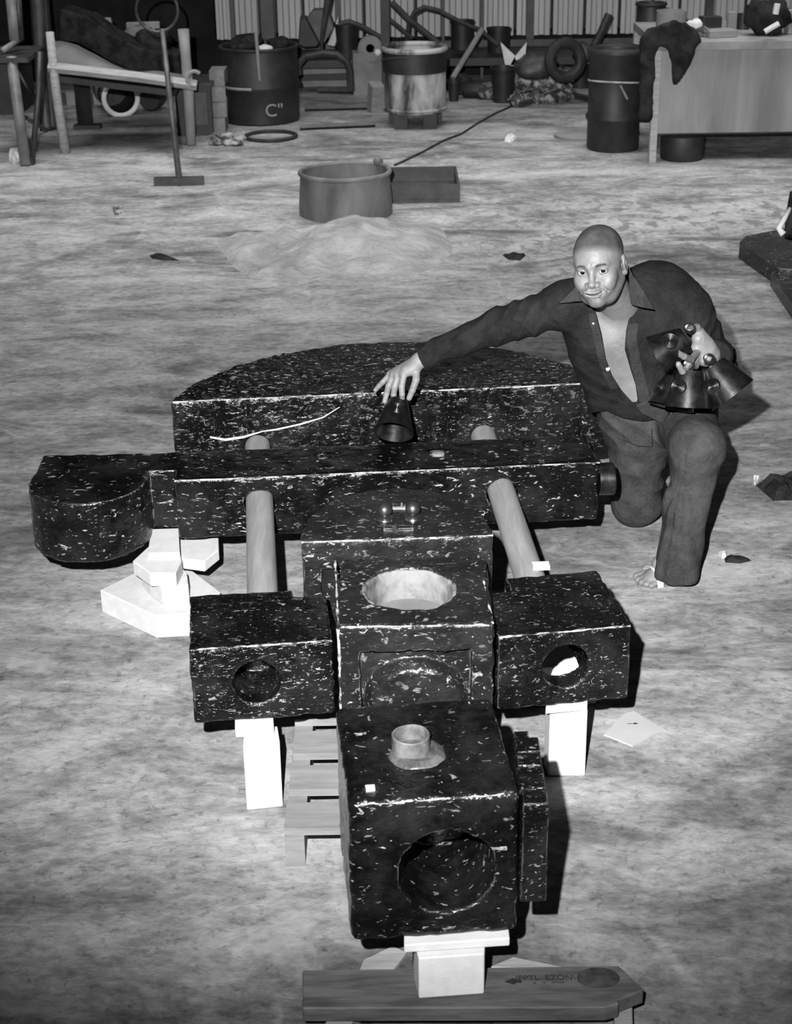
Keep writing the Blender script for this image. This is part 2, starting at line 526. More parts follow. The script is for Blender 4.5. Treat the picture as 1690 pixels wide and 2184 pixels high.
for a, b in zip(xs[:-1], xs[1:]):
    n = max(2, int((b - a) / 0.085))
    pts = []
    for k in range(n):
        u0 = a + 0.012 + (b - a - 0.024) * k / n; u1 = a + 0.012 + (b - a - 0.024) * (k + 1) / n
        d = (u1 - u0)
        pts += [(u0, YW + 0.02), (u0 + d * 0.38, YW + 0.02), (u0 + d * 0.5, YW - 0.012), (u0 + d * 0.88, YW - 0.012)]
    pts += [(b - 0.012, YW + 0.02), (b - 0.012, YW + 0.035), (a + 0.012, YW + 0.035)]
    mk('panel', prism(pts, 0.34, 5.0), SHEET, wall)
for j, wpx in ((497, 9), (572, 26), (722, 12), (1130, 15), (1510, 14), (945, 6), (1028, 6)):
    x = at(j, 50, Y=YW - 0.06)[0]; hw = wpx * 14.2 / FPX / 2
    mk('stud', box(x - hw, x + hw, YW - 0.13, YW - 0.02, 0.0, 5.0), STEEL, wall)
zr = at(900, 96, Y=YW - 0.1)[2]
mk('rail', box(at(640, 50, Y=YW)[0], 9, YW - 0.16, YW - 0.135, zr - 0.04, zr + 0.04), STEEL, wall)

# ================================================================== THE SCULPTURE
def solid(name, fn, lo, hi, mat, label, cat, h=0.007, amp=0.0022, ns=28, parent=None, group=None, kind=None, loc=None):
    def f2(P):
        d = fn(P)
        return d + amp * vnoise(P, ns) + amp * 0.7 * vnoise(P, ns * 2.7, 3)
    geo = surf(f2, np.array(lo) - 0.03, np.array(hi) + 0.03, h)
    return mk(name, geo, mat, parent, label, cat, group, kind, smooth=True, loc=loc)

def yawbox(c, h, yaw, r=0.006):
    return lambda P: s_box(P, c, h, r, yaw)
def rectfrom(fl, fr, depth, z0, z1):
    """box whose front edge runs fl-fr (world xy), going back by depth"""
    fl = np.array(fl[:2]); fr = np.array(fr[:2])
    d = fr - fl; L = np.linalg.norm(d); yaw = math.atan2(d[1], d[0])
    nrmv = np.array([-d[1], d[0]]) / L
    c = (fl + fr) / 2 + nrmv * depth / 2
    return (c[0], c[1], (z0 + z1) / 2), (L / 2, depth / 2, (z1 - z0) / 2), yaw
def loc2(P, c, yaw):
    q = P - np.array(c, np.float32)
    cs, sn = math.cos(yaw), math.sin(yaw)
    return q[..., 0] * cs + q[..., 1] * sn, -q[..., 0] * sn + q[..., 1] * cs, q[..., 2]

# rods (shared axes, used for holes)
ZR = 0.300
def rod_end(px, py, z=ZR): return at(px, py, z)
lrA = np.array([at(549, 935, ZR + 0.03)[0], 4.80, ZR]); lrB = np.array([at(567, 1262, ZR + 0.03)[0], 3.60, ZR])
rrA = np.array([at(1032, 915, ZR + 0.03)[0], 4.86, ZR]); rrB = np.array([at(1138, 1215, ZR + 0.03)[0], 3.70, ZR])
ROD_R = 0.041

# --- half-round slab at the back
dl = at(362, 857, 0.45); dr = at(1300, 815, 0.45); db = at(830, 730, 0.45)
cD, hD, yD = rectfrom(dl, dr, 0.02, 0.2, 0.45)
Ld = hD[0] * 2; sag = 0.53
Rarc = (Ld * Ld / 4 + sag * sag) / (2 * sag)
def f_D(P):
    x, y, z = loc2(P, ((dl[0] + dr[0]) / 2, (dl[1] + dr[1]) / 2, 0.325), yD)
    yy = y - (sag - Rarc)
    rad = np.sqrt(x * x + yy * yy) - Rarc
    d = smax(smax(rad, -y, 0.006), np.abs(z) - 0.125, 0.006)
    # shallow upright recesses in the flat face, as if planked
    for rx, hw in ((-0.632, 0.004), (-0.565, 0.012), (-0.475, 0.003), (0.135, 0.004), (0.185, 0.006), (0.63, 0.003)):
        d = smax(d, -smax(np.abs(x - rx) - hw, y - 0.008, 0.002), 0.002)
    d = smax(d, -s_box(np.stack([x, y, z], -1), (-0.24, 0.12, 0.128), (0.09, 0.018, 0.008), 0.003), 0.003)
    for A, B in ((lrA, lrB), (rrA, rrB)):
        d = np.maximum(d, -s_cyl(P, A + (A - B) * 0.0, B, ROD_R + 0.004))
    return d
slab = thing('half_round_slab', 'wide half-round black wax slab lying flat under the outstretched hand', 'sculpture block', ((dl[0] + dr[0]) / 2, (dl[1] + dr[1]) / 2, 0.2))
solid('slab_body', f_D, (-0.78, 4.75, 0.2), (0.78, 5.55, 0.45), WAX_TOP, None, None, h=0.008, parent=slab)
# pale strap wood strip let into the face and wire along it
P0 = at(868, 800, 0.44)
wl = []
for px, py, dy in ((448, 932, 0), (480, 938, 0.01), (520, 932, 0.01), (560, 920, 0.0), (590, 916, 0.0), (640, 905, 0), (690, 890, 0.0), (725, 868, 0.0)):
    Yf = dl[1] + (dr[1] - dl[1]) * (px - 362) / 938 - 0.012
    wl.append(at(px, py, Y=Yf))
tag(mk('string', tube(wl, [0.003, 0.0045, 0.004, 0.002, 0.003, 0.003, 0.002, 0.0012], 6), WHITE), 'curved white string stuck along the face of the half-round slab', 'string')

# --- long beam with half-drum end
bl_ = at(372, 1025, 0.39); br_ = at(1280, 985, 0.39)
cB, hB, yB = rectfrom(bl_, br_, 0.228, 0.2, 0.39)
el = at(85, 1020, 0.39); elb = at(92, 968, 0.39)
ecx = (at(88, 1000, 0.39)[0] + at(318, 1000, 0.39)[0]) / 2 - 0.006; er = 0.172
ecy = 4.33
def f_B(P):
    d = s_box(P, cB, hB, 0.004, yB)
    x, y, z = P[..., 0], P[..., 1], P[..., 2]
    # neck joining beam to the half drum, set back behind the front face
    neck = s_box(P, ((bl_[0] + ecx) / 2, 4.465, 0.295), ((bl_[0] - ecx) / 2 + 0.03, 0.072, 0.095), 0.004, yB)
    d = smin(d, neck, 0.002)
    rad = np.sqrt((x - ecx) ** 2 + (y - ecy) ** 2) - er
    u = np.minimum(rad, np.maximum(np.abs(x - ecx) - er, np.maximum(ecy - y, y - 4.537)))
    u = np.maximum(u, y - 4.537)
    e = smax(u, np.abs(z - 0.295) - 0.095, 0.008)
    d = smin(d, e, 0.003)
    # knot holes on top
    for px, py, rr in ((690, 973, 0.021), (935, 966, 0.025), (1175, 953, 0.022)):
        c = at(px, py, 0.39)
        d = smax(d, -s_cyl(P, c - [0, 0, 0.014], c + [0, 0, 0.05], rr), 0.004)
    c = at(1130, 948, 0.39)
    d = smax(d, -s_box(P, c, (0.018, 0.02, 0.01), 0.002), 0.002)
    for A, B in ((lrA, lrB), (rrA, rrB)):
        ax = nrm(B - A)
        d = np.maximum(d, -s_cyl(P, A - ax * 0.1, B, ROD_R + 0.005))
    return d
beam = thing('cross_beam', 'long black wax beam with rounded drum end and two pale tubes through it', 'sculpture block', (cB[0], cB[1], 0.2))
solid('beam_body', f_B, (-1.15, 4.12, 0.2), (0.7, 4.7, 0.39), WAX, None, None, h=0.008, parent=beam)
pe = at(1277, 1010, 0.33)
ax = np.array([math.cos(yB), math.sin(yB), 0])
pc = np.array([br_[0], br_[1] + 0.045, 0.315]) + ax * 0.001
auto(mk('pipe_stub', lathe([(0.049, 0), (0.050, 0.046), (0.047, 0.05), (0.036, 0.05), (0.034, 0.004)], pc, ax, 32), CONEM, beam, label='shiny dark pipe stub at the right end'))
for px, py, rr in ((690, 973, 0.017), (935, 966, 0.020), (1175, 953, 0.018)):
    c = at(px, py, 0.39)
    auto(mk('plug', rough(lathe([(rr, -0.012), (rr, -0.002), (rr * .8, 0.001), (0.0, 0.002)], c, seg=18), 0.001, 60), PALE if px == 935 else WAX_TOP, beam, label='pale worn round plug' if px == 935 else None))

# --- tubes
for (A, B, lab) in ((lrA, lrB, 'straight pale grey tube on the left between slab and beam'), (rrA, rrB, 'slanting pale grey tube on the right beside the round-topped block')):
    ax_ = nrm(B - A)
    L = float(np.linalg.norm(B - A))
    o = auto(mk('tube', lathe([(ROD_R, 0), (ROD_R, L), (ROD_R - .004, L), (ROD_R - .004, 0.01)], A, ax_, 40), CARD, cat='tube', label=lab))

# --- round-topped block in the middle (C)
c1 = at(643, 1155, 0.51); c2 = at(1052, 1140, 0.51)
cxm = (c1[0] + c2[0]) / 2; cym = (c1[1] + c2[1]) / 2; hwC = np.linalg.norm(c2[:2] - c1[:2]) / 2; yC = math.atan2(c2[1] - c1[1], c2[0] - c1[0])
def f_C(P):
    x, y, z = loc2(P, (cxm, cym, 0.36), yC)
    dep = 0.325
    q = np.sqrt((x / hwC) ** 2 + (np.maximum(y - 0.02, 0) / (dep - 0.02)) ** 2)
    rad = (q - 1) * hwC * 0.95
    d = smax(smax(rad, -y, 0.006), np.abs(z) - 0.15, 0.006)
    d = smax(d, -s_box(np.stack([x, y, z], -1), (-0.15, 0, -0.06), (0.045, 0.02, 0.13), 0.003), 0.003)
    return d
arch = thing('round_topped_block', 'half-round black wax block with two shiny balls on top behind the square block', 'sculpture block', (cxm, cym + 0.1, 0.21))
solid('block_body', f_C, (cxm - .27, cym - 0.03, 0.21), (cxm + .27, cym + .36, 0.51), WAX_DULL, None, None, h=0.0065, parent=arch)
for px, py in ((821, 1093), (881, 1090)):
    c = at(px, py + 14, 0.51)
    auto(mk('ball', join(ball((c[0], c[1], 0.535), 0.0195, 24, 14), lathe([(0.024, 0), (0.022, 0.006), (0.012, 0.012)], (c[0], c[1], 0.508), seg=20)), BALLM, arch, label='shiny black ball'))
c = at(852, 1085, 0.512)
mk('clip', join(box(c[0] - 0.018, c[0] + 0.018, c[1] - 0.004, c[1] + 0.004, 0.51, 0.517), box(c[0] + 0.004, c[0] + 0.009, c[1] + 0.004, c[1] + 0.03, 0.51, 0.516)), PALE, arch, label='pale bent clip between the balls')
c = at(850, 1128, 0.512)
mk('cap_strip', rough(rbox((c[0], c[1], 0.514), 0.075, 0.018, 0.008, 0.02), 0.001, 40), WAX_DULL, arch)

# --- square block with the wide bored hole (M)
m1 = at(718, 1335, 0.49); m2 = at(1055, 1330, 0.49)
cM, hM, yM = rectfrom(m1, m2, 0.362, 0.13, 0.49)
hole = at(873, 1253, 0.49); hr = 0.104
def f_M(P):
    x, y, z = loc2(P, cM, yM)
    q = np.stack([x, y, z], -1)
    d = s_box(P, cM, hM, 0.012, yM)
    hx, hy = hole[0] - cM[0], hole[1] - cM[1]
    cyl = np.sqrt((P[..., 0] - hole[0]) ** 2 + (P[..., 1] - hole[1]) ** 2) - hr - 0.010 * np.clip((P[..., 2] - 0.45) / 0.04, 0, 1)
    d = smax(d, -np.maximum(cyl, 0.17 - P[..., 2]), 0.006)
    # framed recess in the front with a half drum standing in it
    fy = -hM[1]
    rec = s_box(q, (0.0, fy, -0.055), (0.128, 0.035, 0.165), 0.004)
    d = smax(d, -rec, 0.004)
    bowl = s_ell(q, (0.0, fy + 0.055, -0.02), (0.125, 0.085, 0.10))
    bowl = smax(bowl, z - 0.11, 0.004)
    bowl = smax(bowl, (fy + 0.001) - y, 0.004)
    bowl = smax(bowl, -z - 0.055, 0.01)
    d = smin(d, bowl, 0.003)
    back = s_box(q, (0.0, fy + 0.04, 0.12), (0.128, 0.008, 0.012), 0.003)
    return np.minimum(d, back)
mblk = thing('bored_square_block', 'square black wax block with a wide round hole bored down through its top', 'sculpture block', (cM[0], cM[1], 0.13))
solid('block_body', f_M, (-0.2, 3.15, 0.1), (0.26, 3.62, 0.5), WAX_DULL, None, None, h=0.006, amp=0.003, parent=mblk)
RAWIN = mottled('raw_hole_lining', 0.05, 0.17, 14, 0.8, 0.2, 0.5, 0.004, a=0.3, b=0.6)
def f_lin(P):
    cyl = np.sqrt((P[..., 0] - hole[0]) ** 2 + (P[..., 1] - hole[1]) ** 2)
    return np.maximum(np.maximum(cyl - hr - 0.003 - 0.009 * np.clip((P[..., 2] - 0.45) / 0.04, 0, 1), hr - 0.006 + 0.009 * np.clip((P[..., 2] - 0.45) / 0.04, 0, 1) - cyl + 0.0), np.maximum(0.165 - P[..., 2], P[..., 2] - 0.484))
o = solid('hole_lining', f_lin, (hole[0] - .13, hole[1] - .13, 0.15), (hole[0] + .13, hole[1] + .13, 0.49), RAWIN, 'rough pale lining of the round hole', None, h=0.004, amp=0.0015, ns=50, parent=mblk)
mk('hole_floor', lathe([(hr - 0.002, 0), (hr - 0.002, 0.012), (0, 0.012)], (hole[0], hole[1], 0.398), seg=40), mottled('hole_disc', .12, .17, 8, .8, .2, .1, .002), mblk, label='pale disc at the bottom of the hole')

# --- left and right arm blocks
def armblk(name, fl, fr, depth, z0, z1, notch, holepx, label, through, extra=None):
    c, h, yaw = rectfrom(fl, fr, depth, z0, z1)
    hc = at(holepx[0], holepx[1], Y=(fl[1] + fr[1]) / 2)
    r = holepx[2]
    dirv = np.array([-math.sin(yaw), math.cos(yaw), 0])
    def f(P):
        x, y, z = loc2(P, c, yaw)
        q = np.stack([x, y, z], -1)
        d = s_box(P, c, h, 0.005, yaw)
        d = smax(d, -s_box(q, notch[0], notch[1], 0.002), 0.003)
        a = hc - dirv * 0.05
        b = hc + dirv * (0.5 if through else 0.15)
        d = smax(d, -s_cyl(P, a, b, r), 0.004)
        if extra: d = extra(d, q)
        return d
    t = thing(name, label, 'sculpture block', (c[0], c[1], z0), 'arm blocks of the laid-out sculpture')
    solid('block_body', f, (c[0] - h[0] - .02, c[1] - h[1] - .03, z0), (c[0] + h[0] + .02, c[1] + h[1] + .03, z1), WAX_FINE, None, None, h=0.0065, parent=t)
    return t, c, h, yaw, hc
L1 = at(403, 1385, 0.42); L2 = at(705, 1365, 0.42)
def ex_l(d, q):
    return smax(d, -s_box(q, (-0.02, 0.085, 0.1), (0.13, 0.0022, 0.004), 0.001), 0.001)
armblk('arm_block', L1, at(711, 1365, 0.42), 0.275, 0.22, 0.42, ((0.14, 0.137, 0), (0.055, 0.040, 0.2)), (549, 1455, 0.056),
       'black wax arm block left of the bored square block, with a closed round socket', False, ex_l)
R1 = at(1062, 1358, 0.42); R2 = at(1348, 1333, 0.42)
def ex_r(d, q):
    d = smax(d, -s_box(q, (0.0, 0.05, -0.045), (0.085, 0.140, 0.105), 0.004), 0.003)
    for yy in (-0.02, 0.012, 0.045):
        d = smax(d, -s_box(q, (0.135, yy, 0.1), (0.022, 0.0015, 0.004), 0.001), 0.001)
    return d
armblk('arm_block', R1, R2, 0.30, 0.22, 0.42, ((-0.13, 0.15, 0), (0.052, 0.075, 0.2)), (1208, 1422, 0.056),
       'black wax arm block on the right, its round hole open to white foam behind', True, ex_r)
# side step of the right block
s1 = at(1345, 1345, 0.415)
tag(mk('white_card', rbox(at(1154, 1207, 0.345) + [0, 0.0, 0], 0.045, 0.03, 0.012, 0.05), FOAM), 'small white foam chip lying on the lower end of the slanting tube', 'foam chip')

# --- front block with the big socket (F)
F1 = at(742, 1715, 0.52); F2 = at(1110, 1690, 0.52)
cF_, hF_, yF = rectfrom(F1, F2, 0.352, 0.2, 0.52)
sock = at(955, 1862, Y=(F1[1] + F2[1]) / 2)
dF = np.array([-math.sin(yF), math.cos(yF), 0])
def f_F(P):
    d = s_box(P, cF_, hF_, 0.014, yF)
    d = smax(d, -s_cyl(P, sock - dF * 0.08, sock + dF * 0.22, 0.093), 0.005)
    c = at(790, 1680, 0.52)
    d = smax(d, -s_box(P, c, (0.012, 0.011, 0.008), 0.001), 0.001)
    return d
fblk = thing('socketed_front_block', 'nearest black wax block with a large dark round socket in its front', 'sculpture block', (cF_[0], cF_[1], 0.2))
solid('block_body', f_F, (-0.14, 2.42, 0.2), (0.27, 2.87, 0.52), wax_mat('black_wax_front', 0.2, 1.3, (0.9, 1.3, 1.5), pale=0.3), None, None, h=0.006, parent=fblk)
cr_ = at(877, 1612, 0.52)
auto(mk('pipe_ring', rough(lathe([(0.037, -0.01), (0.037, 0.042), (0.035, 0.044), (0.032, 0.043), (0.032, -0.004), (0.0, -0.004)], (cr_[0], cr_[1] + .01, 0.519), seg=36, cap=False), 0.0008, 60), mottled('rusty_pipe', 0.04, 0.14, 30, 0.6, 0.4, 0.4, 0.002), fblk, label='short rusty pipe ring standing on top'))
fl_ = at(900, 1622, 0.521)
mk('wax_skirt', rough(lathe([(0.058, -0.002), (0.052, 0.006), (0.04, 0.011)], (cr_[0] + 0.014, cr_[1] + 0.004, 0.518), seg=26), 0.004, 40), mottled('grey_wax', 0.025, 0.09, 30, 0.4, 0.5, 0.4, 0.003), fblk)
c = at(790, 1680, 0.52)
mk('white_chip', rbox((c[0], c[1], 0.519), 0.017, 0.014, 0.006, 0.1), FOAM, fblk, label='small white square chip let into the top')
# stepped plates on its right flank
def f_S(P):
    d = s_box(P, (0.2515, 2.61, 0.385), (0.0250, 0.128, 0.112), 0.003, 0.0)
    for yy in (2.535, 2.61, 2.66):
        d = smax(d, -s_box(P, (0.27, yy, 0.49), (0.055, 0.002, 0.01), 0.001), 0.001)
    return smax(d, -s_box(P, (0.270, 2.745, 0.42), (0.012, 0.03, 0.2), 0.001), 0.001)
solid('flank_plate', f_S, (0.22, 2.46, 0.27), (0.285, 2.76, 0.5), WAX_FINE, None, None, h=0.0045, amp=0.001, parent=fblk, )

def worn(parent, a, b, r=0.0022, seed=0, jit=0.003):
    pts = []; rr = []
    n = 60
    for k in range(n + 1):
        p = np.array(a) + (np.array(b) - np.array(a)) * k / n
        q = vnoise(np.array([[k * .37, seed * 3.1, 0]]), 1, seed)[0]
        pts.append(p + [0, jit * .4 * q, jit * .3 * q]); rr.append(r * (0.45 + 0.55 * abs(vnoise(np.array([[k * .23, 5, seed]]), 1, 3)[0]) * 2))
    auto(mk('worn_edge', tube(pts, rr, 6), EDGEM, parent, label='pale worn front edge'), 60)
worn(slab, dl - [0, .0, .002], dr - [0, .0, .002], .0026, 1)
worn(beam, bl_ - [0, 0, .002], br_ - [0, 0, .002], .0022, 2)
worn(arch, c1 - [0, 0, .003], c2 - [0, 0, .003], .0024, 3)
worn(mblk, m1 + [.012, .001, -.004], m2 + [-.012, .001, -.004], .0028, 4)
worn(bpy.data.objects['arm_block'], L1 + [.003, 0, -.002], at(711, 1365, .42) - [.003, 0, .002], .0024, 5)
worn(bpy.data.objects['arm_block.001'], R1 + [.003, 0, -.002], R2 - [.003, 0, .002], .0024, 6)
worn(fblk, F1 + [.012, .002, -.005], F2 + [-.03, .002, -.005], .0018, 7)
# worn left-hand upright edges of the two square blocks
worn(mblk, m1 + [.004, .004, -.01], m1 + [.004, .004, -.35], .0035, 8)
worn(mblk, m1 + [.004, .01, -.004], at(712, 1190, .49) + [.004, -.01, -.004], .0035, 9)
worn(mblk, m2 + [-.004, .01, -.004], at(1020, 1180, .49) + [-.0, -.01, -.004], .003, 10)
# ================================================================== FOAM SUPPORTS
def foam(name, geo, label, group=None, amp=0.0015):
    o = mk(name, geo, FOAM, label=label, cat='foam block', group=group)
    bevel(o, 0.003, 2)
    return o
def quadprism(pxs, z0, z1, d=None):
    return prism([tuple(at(x, y, z1)[:2]) for x, y in pxs], z0, z1)
# left stack
foam('foam_slab', prism([tuple(at(x, y, 0.075)[:2]) for x, y in ((213, 1258), (300, 1215), (395, 1205), (470, 1262), (400, 1308), (330, 1312))], 0.0, 0.075), 'big angular white foam slab on the floor left of the left arm block')
foam('foam_block', prism([tuple(at(x, y, 0.135)[:2]) for x, y in ((300, 1212), (385, 1206), (399, 1222), (402, 1246), (345, 1252), (318, 1232))], 0.076, 0.135), 'white foam block in the middle of the stack under the beam neck')
foam('foam_block', prism([tuple(at(x, y, 0.18)[:2]) for x, y in ((283, 1196), (322, 1160), (380, 1160), (388, 1196), (375, 1222), (320, 1222))], 0.136, 0.18), 'white foam block second from the top of the left stack')
foam('foam_wedge', prism([tuple(at(x, y, 0.199)[:2]) for x, y in ((322, 1128), (381, 1126), (384, 1178), (315, 1180))], 0.181, 0.199), 'topmost white foam piece touching the underside of the beam neck')
foam('foam_offcut', prism([tuple(at(x, y, 0.16)[:2]) for x, y in ((384, 1150), (466, 1145), (467, 1172), (436, 1197), (384, 1190))], 0.125, 0.16), 'white foam offcut jutting right from the left stack under the beam')
# pillars
pb = at(570, 1725, 0.0); 
foam('foam_pillar', prism([tuple(at(x, y, 0.185)[:2]) for x, y in ((518, 1588), (597, 1580), (592, 1548), (520, 1552))], 0.0, 0.185), 'white foam pillar standing under the left arm block')
foam('foam_pad', prism([tuple(at(x, y, 0.219)[:2]) for x, y in ((501, 1548), (584, 1543), (583, 1520), (501, 1525))], 0.186, 0.219), 'thin white foam cap on top of the left pillar')
foam('foam_pillar', prism([tuple(at(x, y, 0.19)[:2]) for x, y in ((1174, 1514), (1254, 1513), (1253, 1486), (1164, 1488))], 0.0, 0.19), 'white foam pillar standing under the right arm block')
foam('foam_pad', prism([tuple(at(x, y, 0.219)[:2]) for x, y in ((1165, 1502), (1254, 1494), (1252, 1478), (1166, 1480))], 0.191, 0.219), 'thin split white foam cap on top of the right pillar')
# foam behind the right hole
hb = at(1212, 1402, 0.34)
foam('foam_block', prism([tuple(at(x, y, 0.12)[:2]) for x, y in ((1150, 1424), (1275, 1418), (1275, 1340), (1150, 1345))], 0.0, 0.12), 'white foam block on the floor hidden under the right arm block')
# under slab, beam, round-topped block
foam('foam_support', box(-0.60, -0.42, 4.92, 5.12, 0.0, 0.198), 'white foam support under the left of the half-round slab')
foam('foam_support', box(0.40, 0.58, 5.0, 5.2, 0.0, 0.198), 'white foam support under the right of the half-round slab')
foam('foam_support', box(-0.12, 0.10, 4.36, 4.5, 0.0, 0.196), 'white foam support under the middle of the beam')
foam('foam_support', box(0.235, 0.35, 3.90, 4.05, 0.0, 0.14), 'white foam support between the round-topped block and the slanting tube')
foam('foam_support', box(-0.08, 0.12, 3.72, 3.9, 0.1, 0.205), 'white foam support under the round-topped block')
# T under the front block
foam('foam_slab', prism([tuple(at(x, y, 0.199)[:2]) for x, y in ((862, 2016), (1088, 2001), (1085, 1975), (862, 1990))], 0.180, 0.199), 'thin white foam strip under the front edge of the socketed block')
foam('foam_block', prism([tuple(at(x, y, 0.179)[:2]) for x, y in ((893, 2044), (1034, 2034), (1036, 1990), (882, 2000))], 0.081, 0.179), 'chunky white foam block standing on the stamped board')

# ================================================================== PALLET AND BOARDS
pal = thing('pallet', 'low pale wooden pallet under the bored square block', 'pallet', (0.02, 3.5, 0))
yy = 2.980
for k in range(7):
    mk('slat', rough(box(-0.262 + 0.002 * (k % 3), 0.215, yy, yy + 0.102, 0.081, 0.1), 0.0015, 4, k), WOODM, pal); yy += 0.155
for x in (-0.262, 0.168):
    mk('runner', box(x, x + 0.045, 2.975, 4.0, 0.0, 0.0805), WOODM, pal)
brd = thing('stamped_board', 'weathered grey board with a printed stamp lying across the foreground', 'board', (0.1, 2.48, 0.03))
b1 = at(645, 2068, 0.08); b2 = at(1320, 2058, 0.08); b3 = at(1375, 2110, 0.08); b4 = at(1318, 2132, 0.08); b4b = at(1322, 2140, 0.08); b5 = at(1292, 2148, 0.08); b6 = at(645, 2150, 0.08)
bb = prism([tuple(p[:2]) for p in (b1, b2, b3, b4, b4b, b5, b6)], 0.045, 0.08)
bevel(mk('board', bb, WOODD, brd), 0.003, 1)
kn = at(1325, 2085, 0.0803)
mk('knot', prism([(b2[0] - .045 + .034 * math.cos(a * .3142) * (1.25), b2[1] - .038 + .030 * math.sin(a * .3142)) for a in range(20)], 0.0795, 0.0812), mottled('knot_wood', 0.015, 0.06, 30, 0.7, 0.3, 0.3, 0.002), brd)
def text(body, size, M, mat, name, parent, ext=0.0004, label=None):
    cu = bpy.data.curves.new(name, 'FONT'); cu.body = body; cu.size = size; cu.extrude = ext; cu.align_x = 'CENTER'; cu.align_y = 'CENTER'
    tmp = bpy.data.objects.new(name, cu); SC.collection.objects.link(tmp)
    dg = bpy.context.evaluated_depsgraph_get()
    me = bpy.data.meshes.new_from_object(tmp.evaluated_get(dg))
    bpy.data.objects.remove(tmp)
    me.transform(M)
    V = np.array([v.co for v in me.vertices]); F = [tuple(p.vertices) for p in me.polygons]
    return mk(name, (V, F), mat, parent, label=label)
tp = at(1165, 2093, 0.0806)
yb = math.atan2(b2[1] - b1[1], b2[0] - b1[0])
text('IPPTL  EZON\\\n  "  "  '"'''''''", 0.020, Matrix.Translation(tp) @ Matrix.Rotation(yb, 4, 'Z'), INK, 'print', brd, label='smudged black printed stamp')
ap = at(1100, 2093, 0.0806)
mk('printed_arrow', prism([(ap[0] - 0.022, ap[1]), (ap[0] - 0.004, ap[1] - 0.009), (ap[0] + 0.002, ap[1] - 0.004), (ap[0] + 0.012, ap[1] - 0.004), (ap[0] + 0.012, ap[1] + 0.004), (ap[0] + 0.002, ap[1] + 0.004), (ap[0] - 0.004, ap[1] + 0.009)], 0.0801, 0.0809), INK, brd)
def boardlog(pxs, z0, z1, label, mat=WOODP):
    o = mk('timber', prism([tuple(at(x, y, z1)[:2]) for x, y in pxs], z0, z1), mat, label=label, cat='timber'); bevel(o, 0.002, 1); return o
boardlog(((1095, 2040), (1205, 2062), (1180, 2068), (1042, 2062)), 0.0, 0.012, 'flat pale timber offcut on the floor behind the stamped board, right of the foam')
boardlog(((838, 2016), (868, 2030), (835, 2072), (765, 2072), (775, 2046)), 0.0, 0.012, 'flat pale timber offcut on the floor behind the stamped board, left of the foam')
boardlog(((1310, 2135), (1348, 2112), (1352, 2230), (1312, 2230)), 0.0, 0.04, 'pale timber bearer under the right end of the stamped board')
boardlog(((715, 2150), (770, 2150), (720, 2230), (660, 2230)), 0.0, 0.04, 'pale timber bearer under the left end of the stamped board')

# ================================================================== LOOSE THINGS ON THE FLOOR
card = thing('card', 'pale square card with a small arrow mark lying right of the front blocks', 'card', at(1350, 1553, 0))
cp = [tuple(at(x, y, 0.004)[:2]) for x, y in ((1352, 1516), (1412, 1553), (1350, 1590), (1289, 1566), (1330, 1523))]
mk('sheet', prism(cp, 0.0, 0.004), PAPER, card)
a = at(1350, 1543, 0.0045)
mk('arrow_mark', prism([(a[0] - .014, a[1] - .001), (a[0] + .004, a[1] - .001), (a[0] + .004, a[1] - .0045), (a[0] + .015, a[1]), (a[0] + .004, a[1] + .0045), (a[0] + .004, a[1] + .001), (a[0] - .014, a[1] + .001)], 0.004, 0.0046), INK, card)

def scrap(pxs, h, mat, name, label, cat, seed=0):
    """crumpled low scrap: a fan surface lifted in the middle"""
    base = [at(x, y, 0.0) for x, y in pxs]
    c = sum(base) / len(base)
    n = len(base)
    V = []; rings = (1.0, 0.8, 0.5, 0.22)
    for q, r in enumerate(rings):
        for k in range(n * 4):
            i = k // 4; f = (k % 4) / 4
            p = base[i] * (1 - f) + base[(i + 1) % n] * f
            p = c + (p - c) * r
            z = 0.0 if q == 0 else h * (0.55 + 0.45 * vnoise(p[None] * 1.0, 40, seed)[0]) * (1 if q > 1 else 0.8)
            V.append((p[0], p[1], max(z, 0.0)))
    V.append((c[0], c[1], h * 0.7))
    m = n * 4; F = []
    for q in range(len(rings) - 1):
        for k in range(m):
            F.append((q * m + k, q * m + (k + 1) % m, (q + 1) * m + (k + 1) % m, (q + 1) * m + k))
    for k in range(m): F.append(((len(rings) - 1) * m + k, (len(rings) - 1) * m + (k + 1) % m, len(rings) * m))
    F.append(tuple(range(m - 1, -1, -1)))
    return mk(name, (np.array(V), F), mat, label=label, cat=cat, smooth=False)
scrap([(1612, 1035), (1640, 1020), (1700, 1018), (1745, 1040), (1740, 1066), (1650, 1068)], 0.05, CLOTHD, 'rag', 'crumpled dark rag on the floor at the right edge', 'rag', 1)
scrap([(1606, 1018), (1622, 1022), (1612, 1036), (1608, 1032)], 0.03, WHITE, 'paper_scrap', 'small white scrap at the tip of the dark rag', 'paper scrap', 2)
scrap([(1545, 1190), (1575, 1188), (1604, 1196), (1580, 1202), (1548, 1200)], 0.02, CLOTHD, 'twig_scrap', 'thin dark scrap on the floor right of the sandalled foot', 'scrap', 3)
scrap([(1533, 1180), (1550, 1184), (1550, 1192), (1540, 1190)], 0.02, WHITE, 'paper_scrap', 'tiny white scrap beside the thin dark scrap', 'paper scrap', 4)
scrap([(1080, 292), (1095, 288), (1102, 296), (1090, 304), (1076, 302)], 0.04, WHITE, 'paper_scrap', 'small white paper scrap alone on the far floor right of the drum', 'paper scrap', 5)
scrap([(20, 330), (40, 324), (46, 340), (30, 350), (18, 342)], 0.07, WHITE, 'crumpled_paper', 'crumpled white paper beside the foot of the left trestle', 'paper scrap', 6)
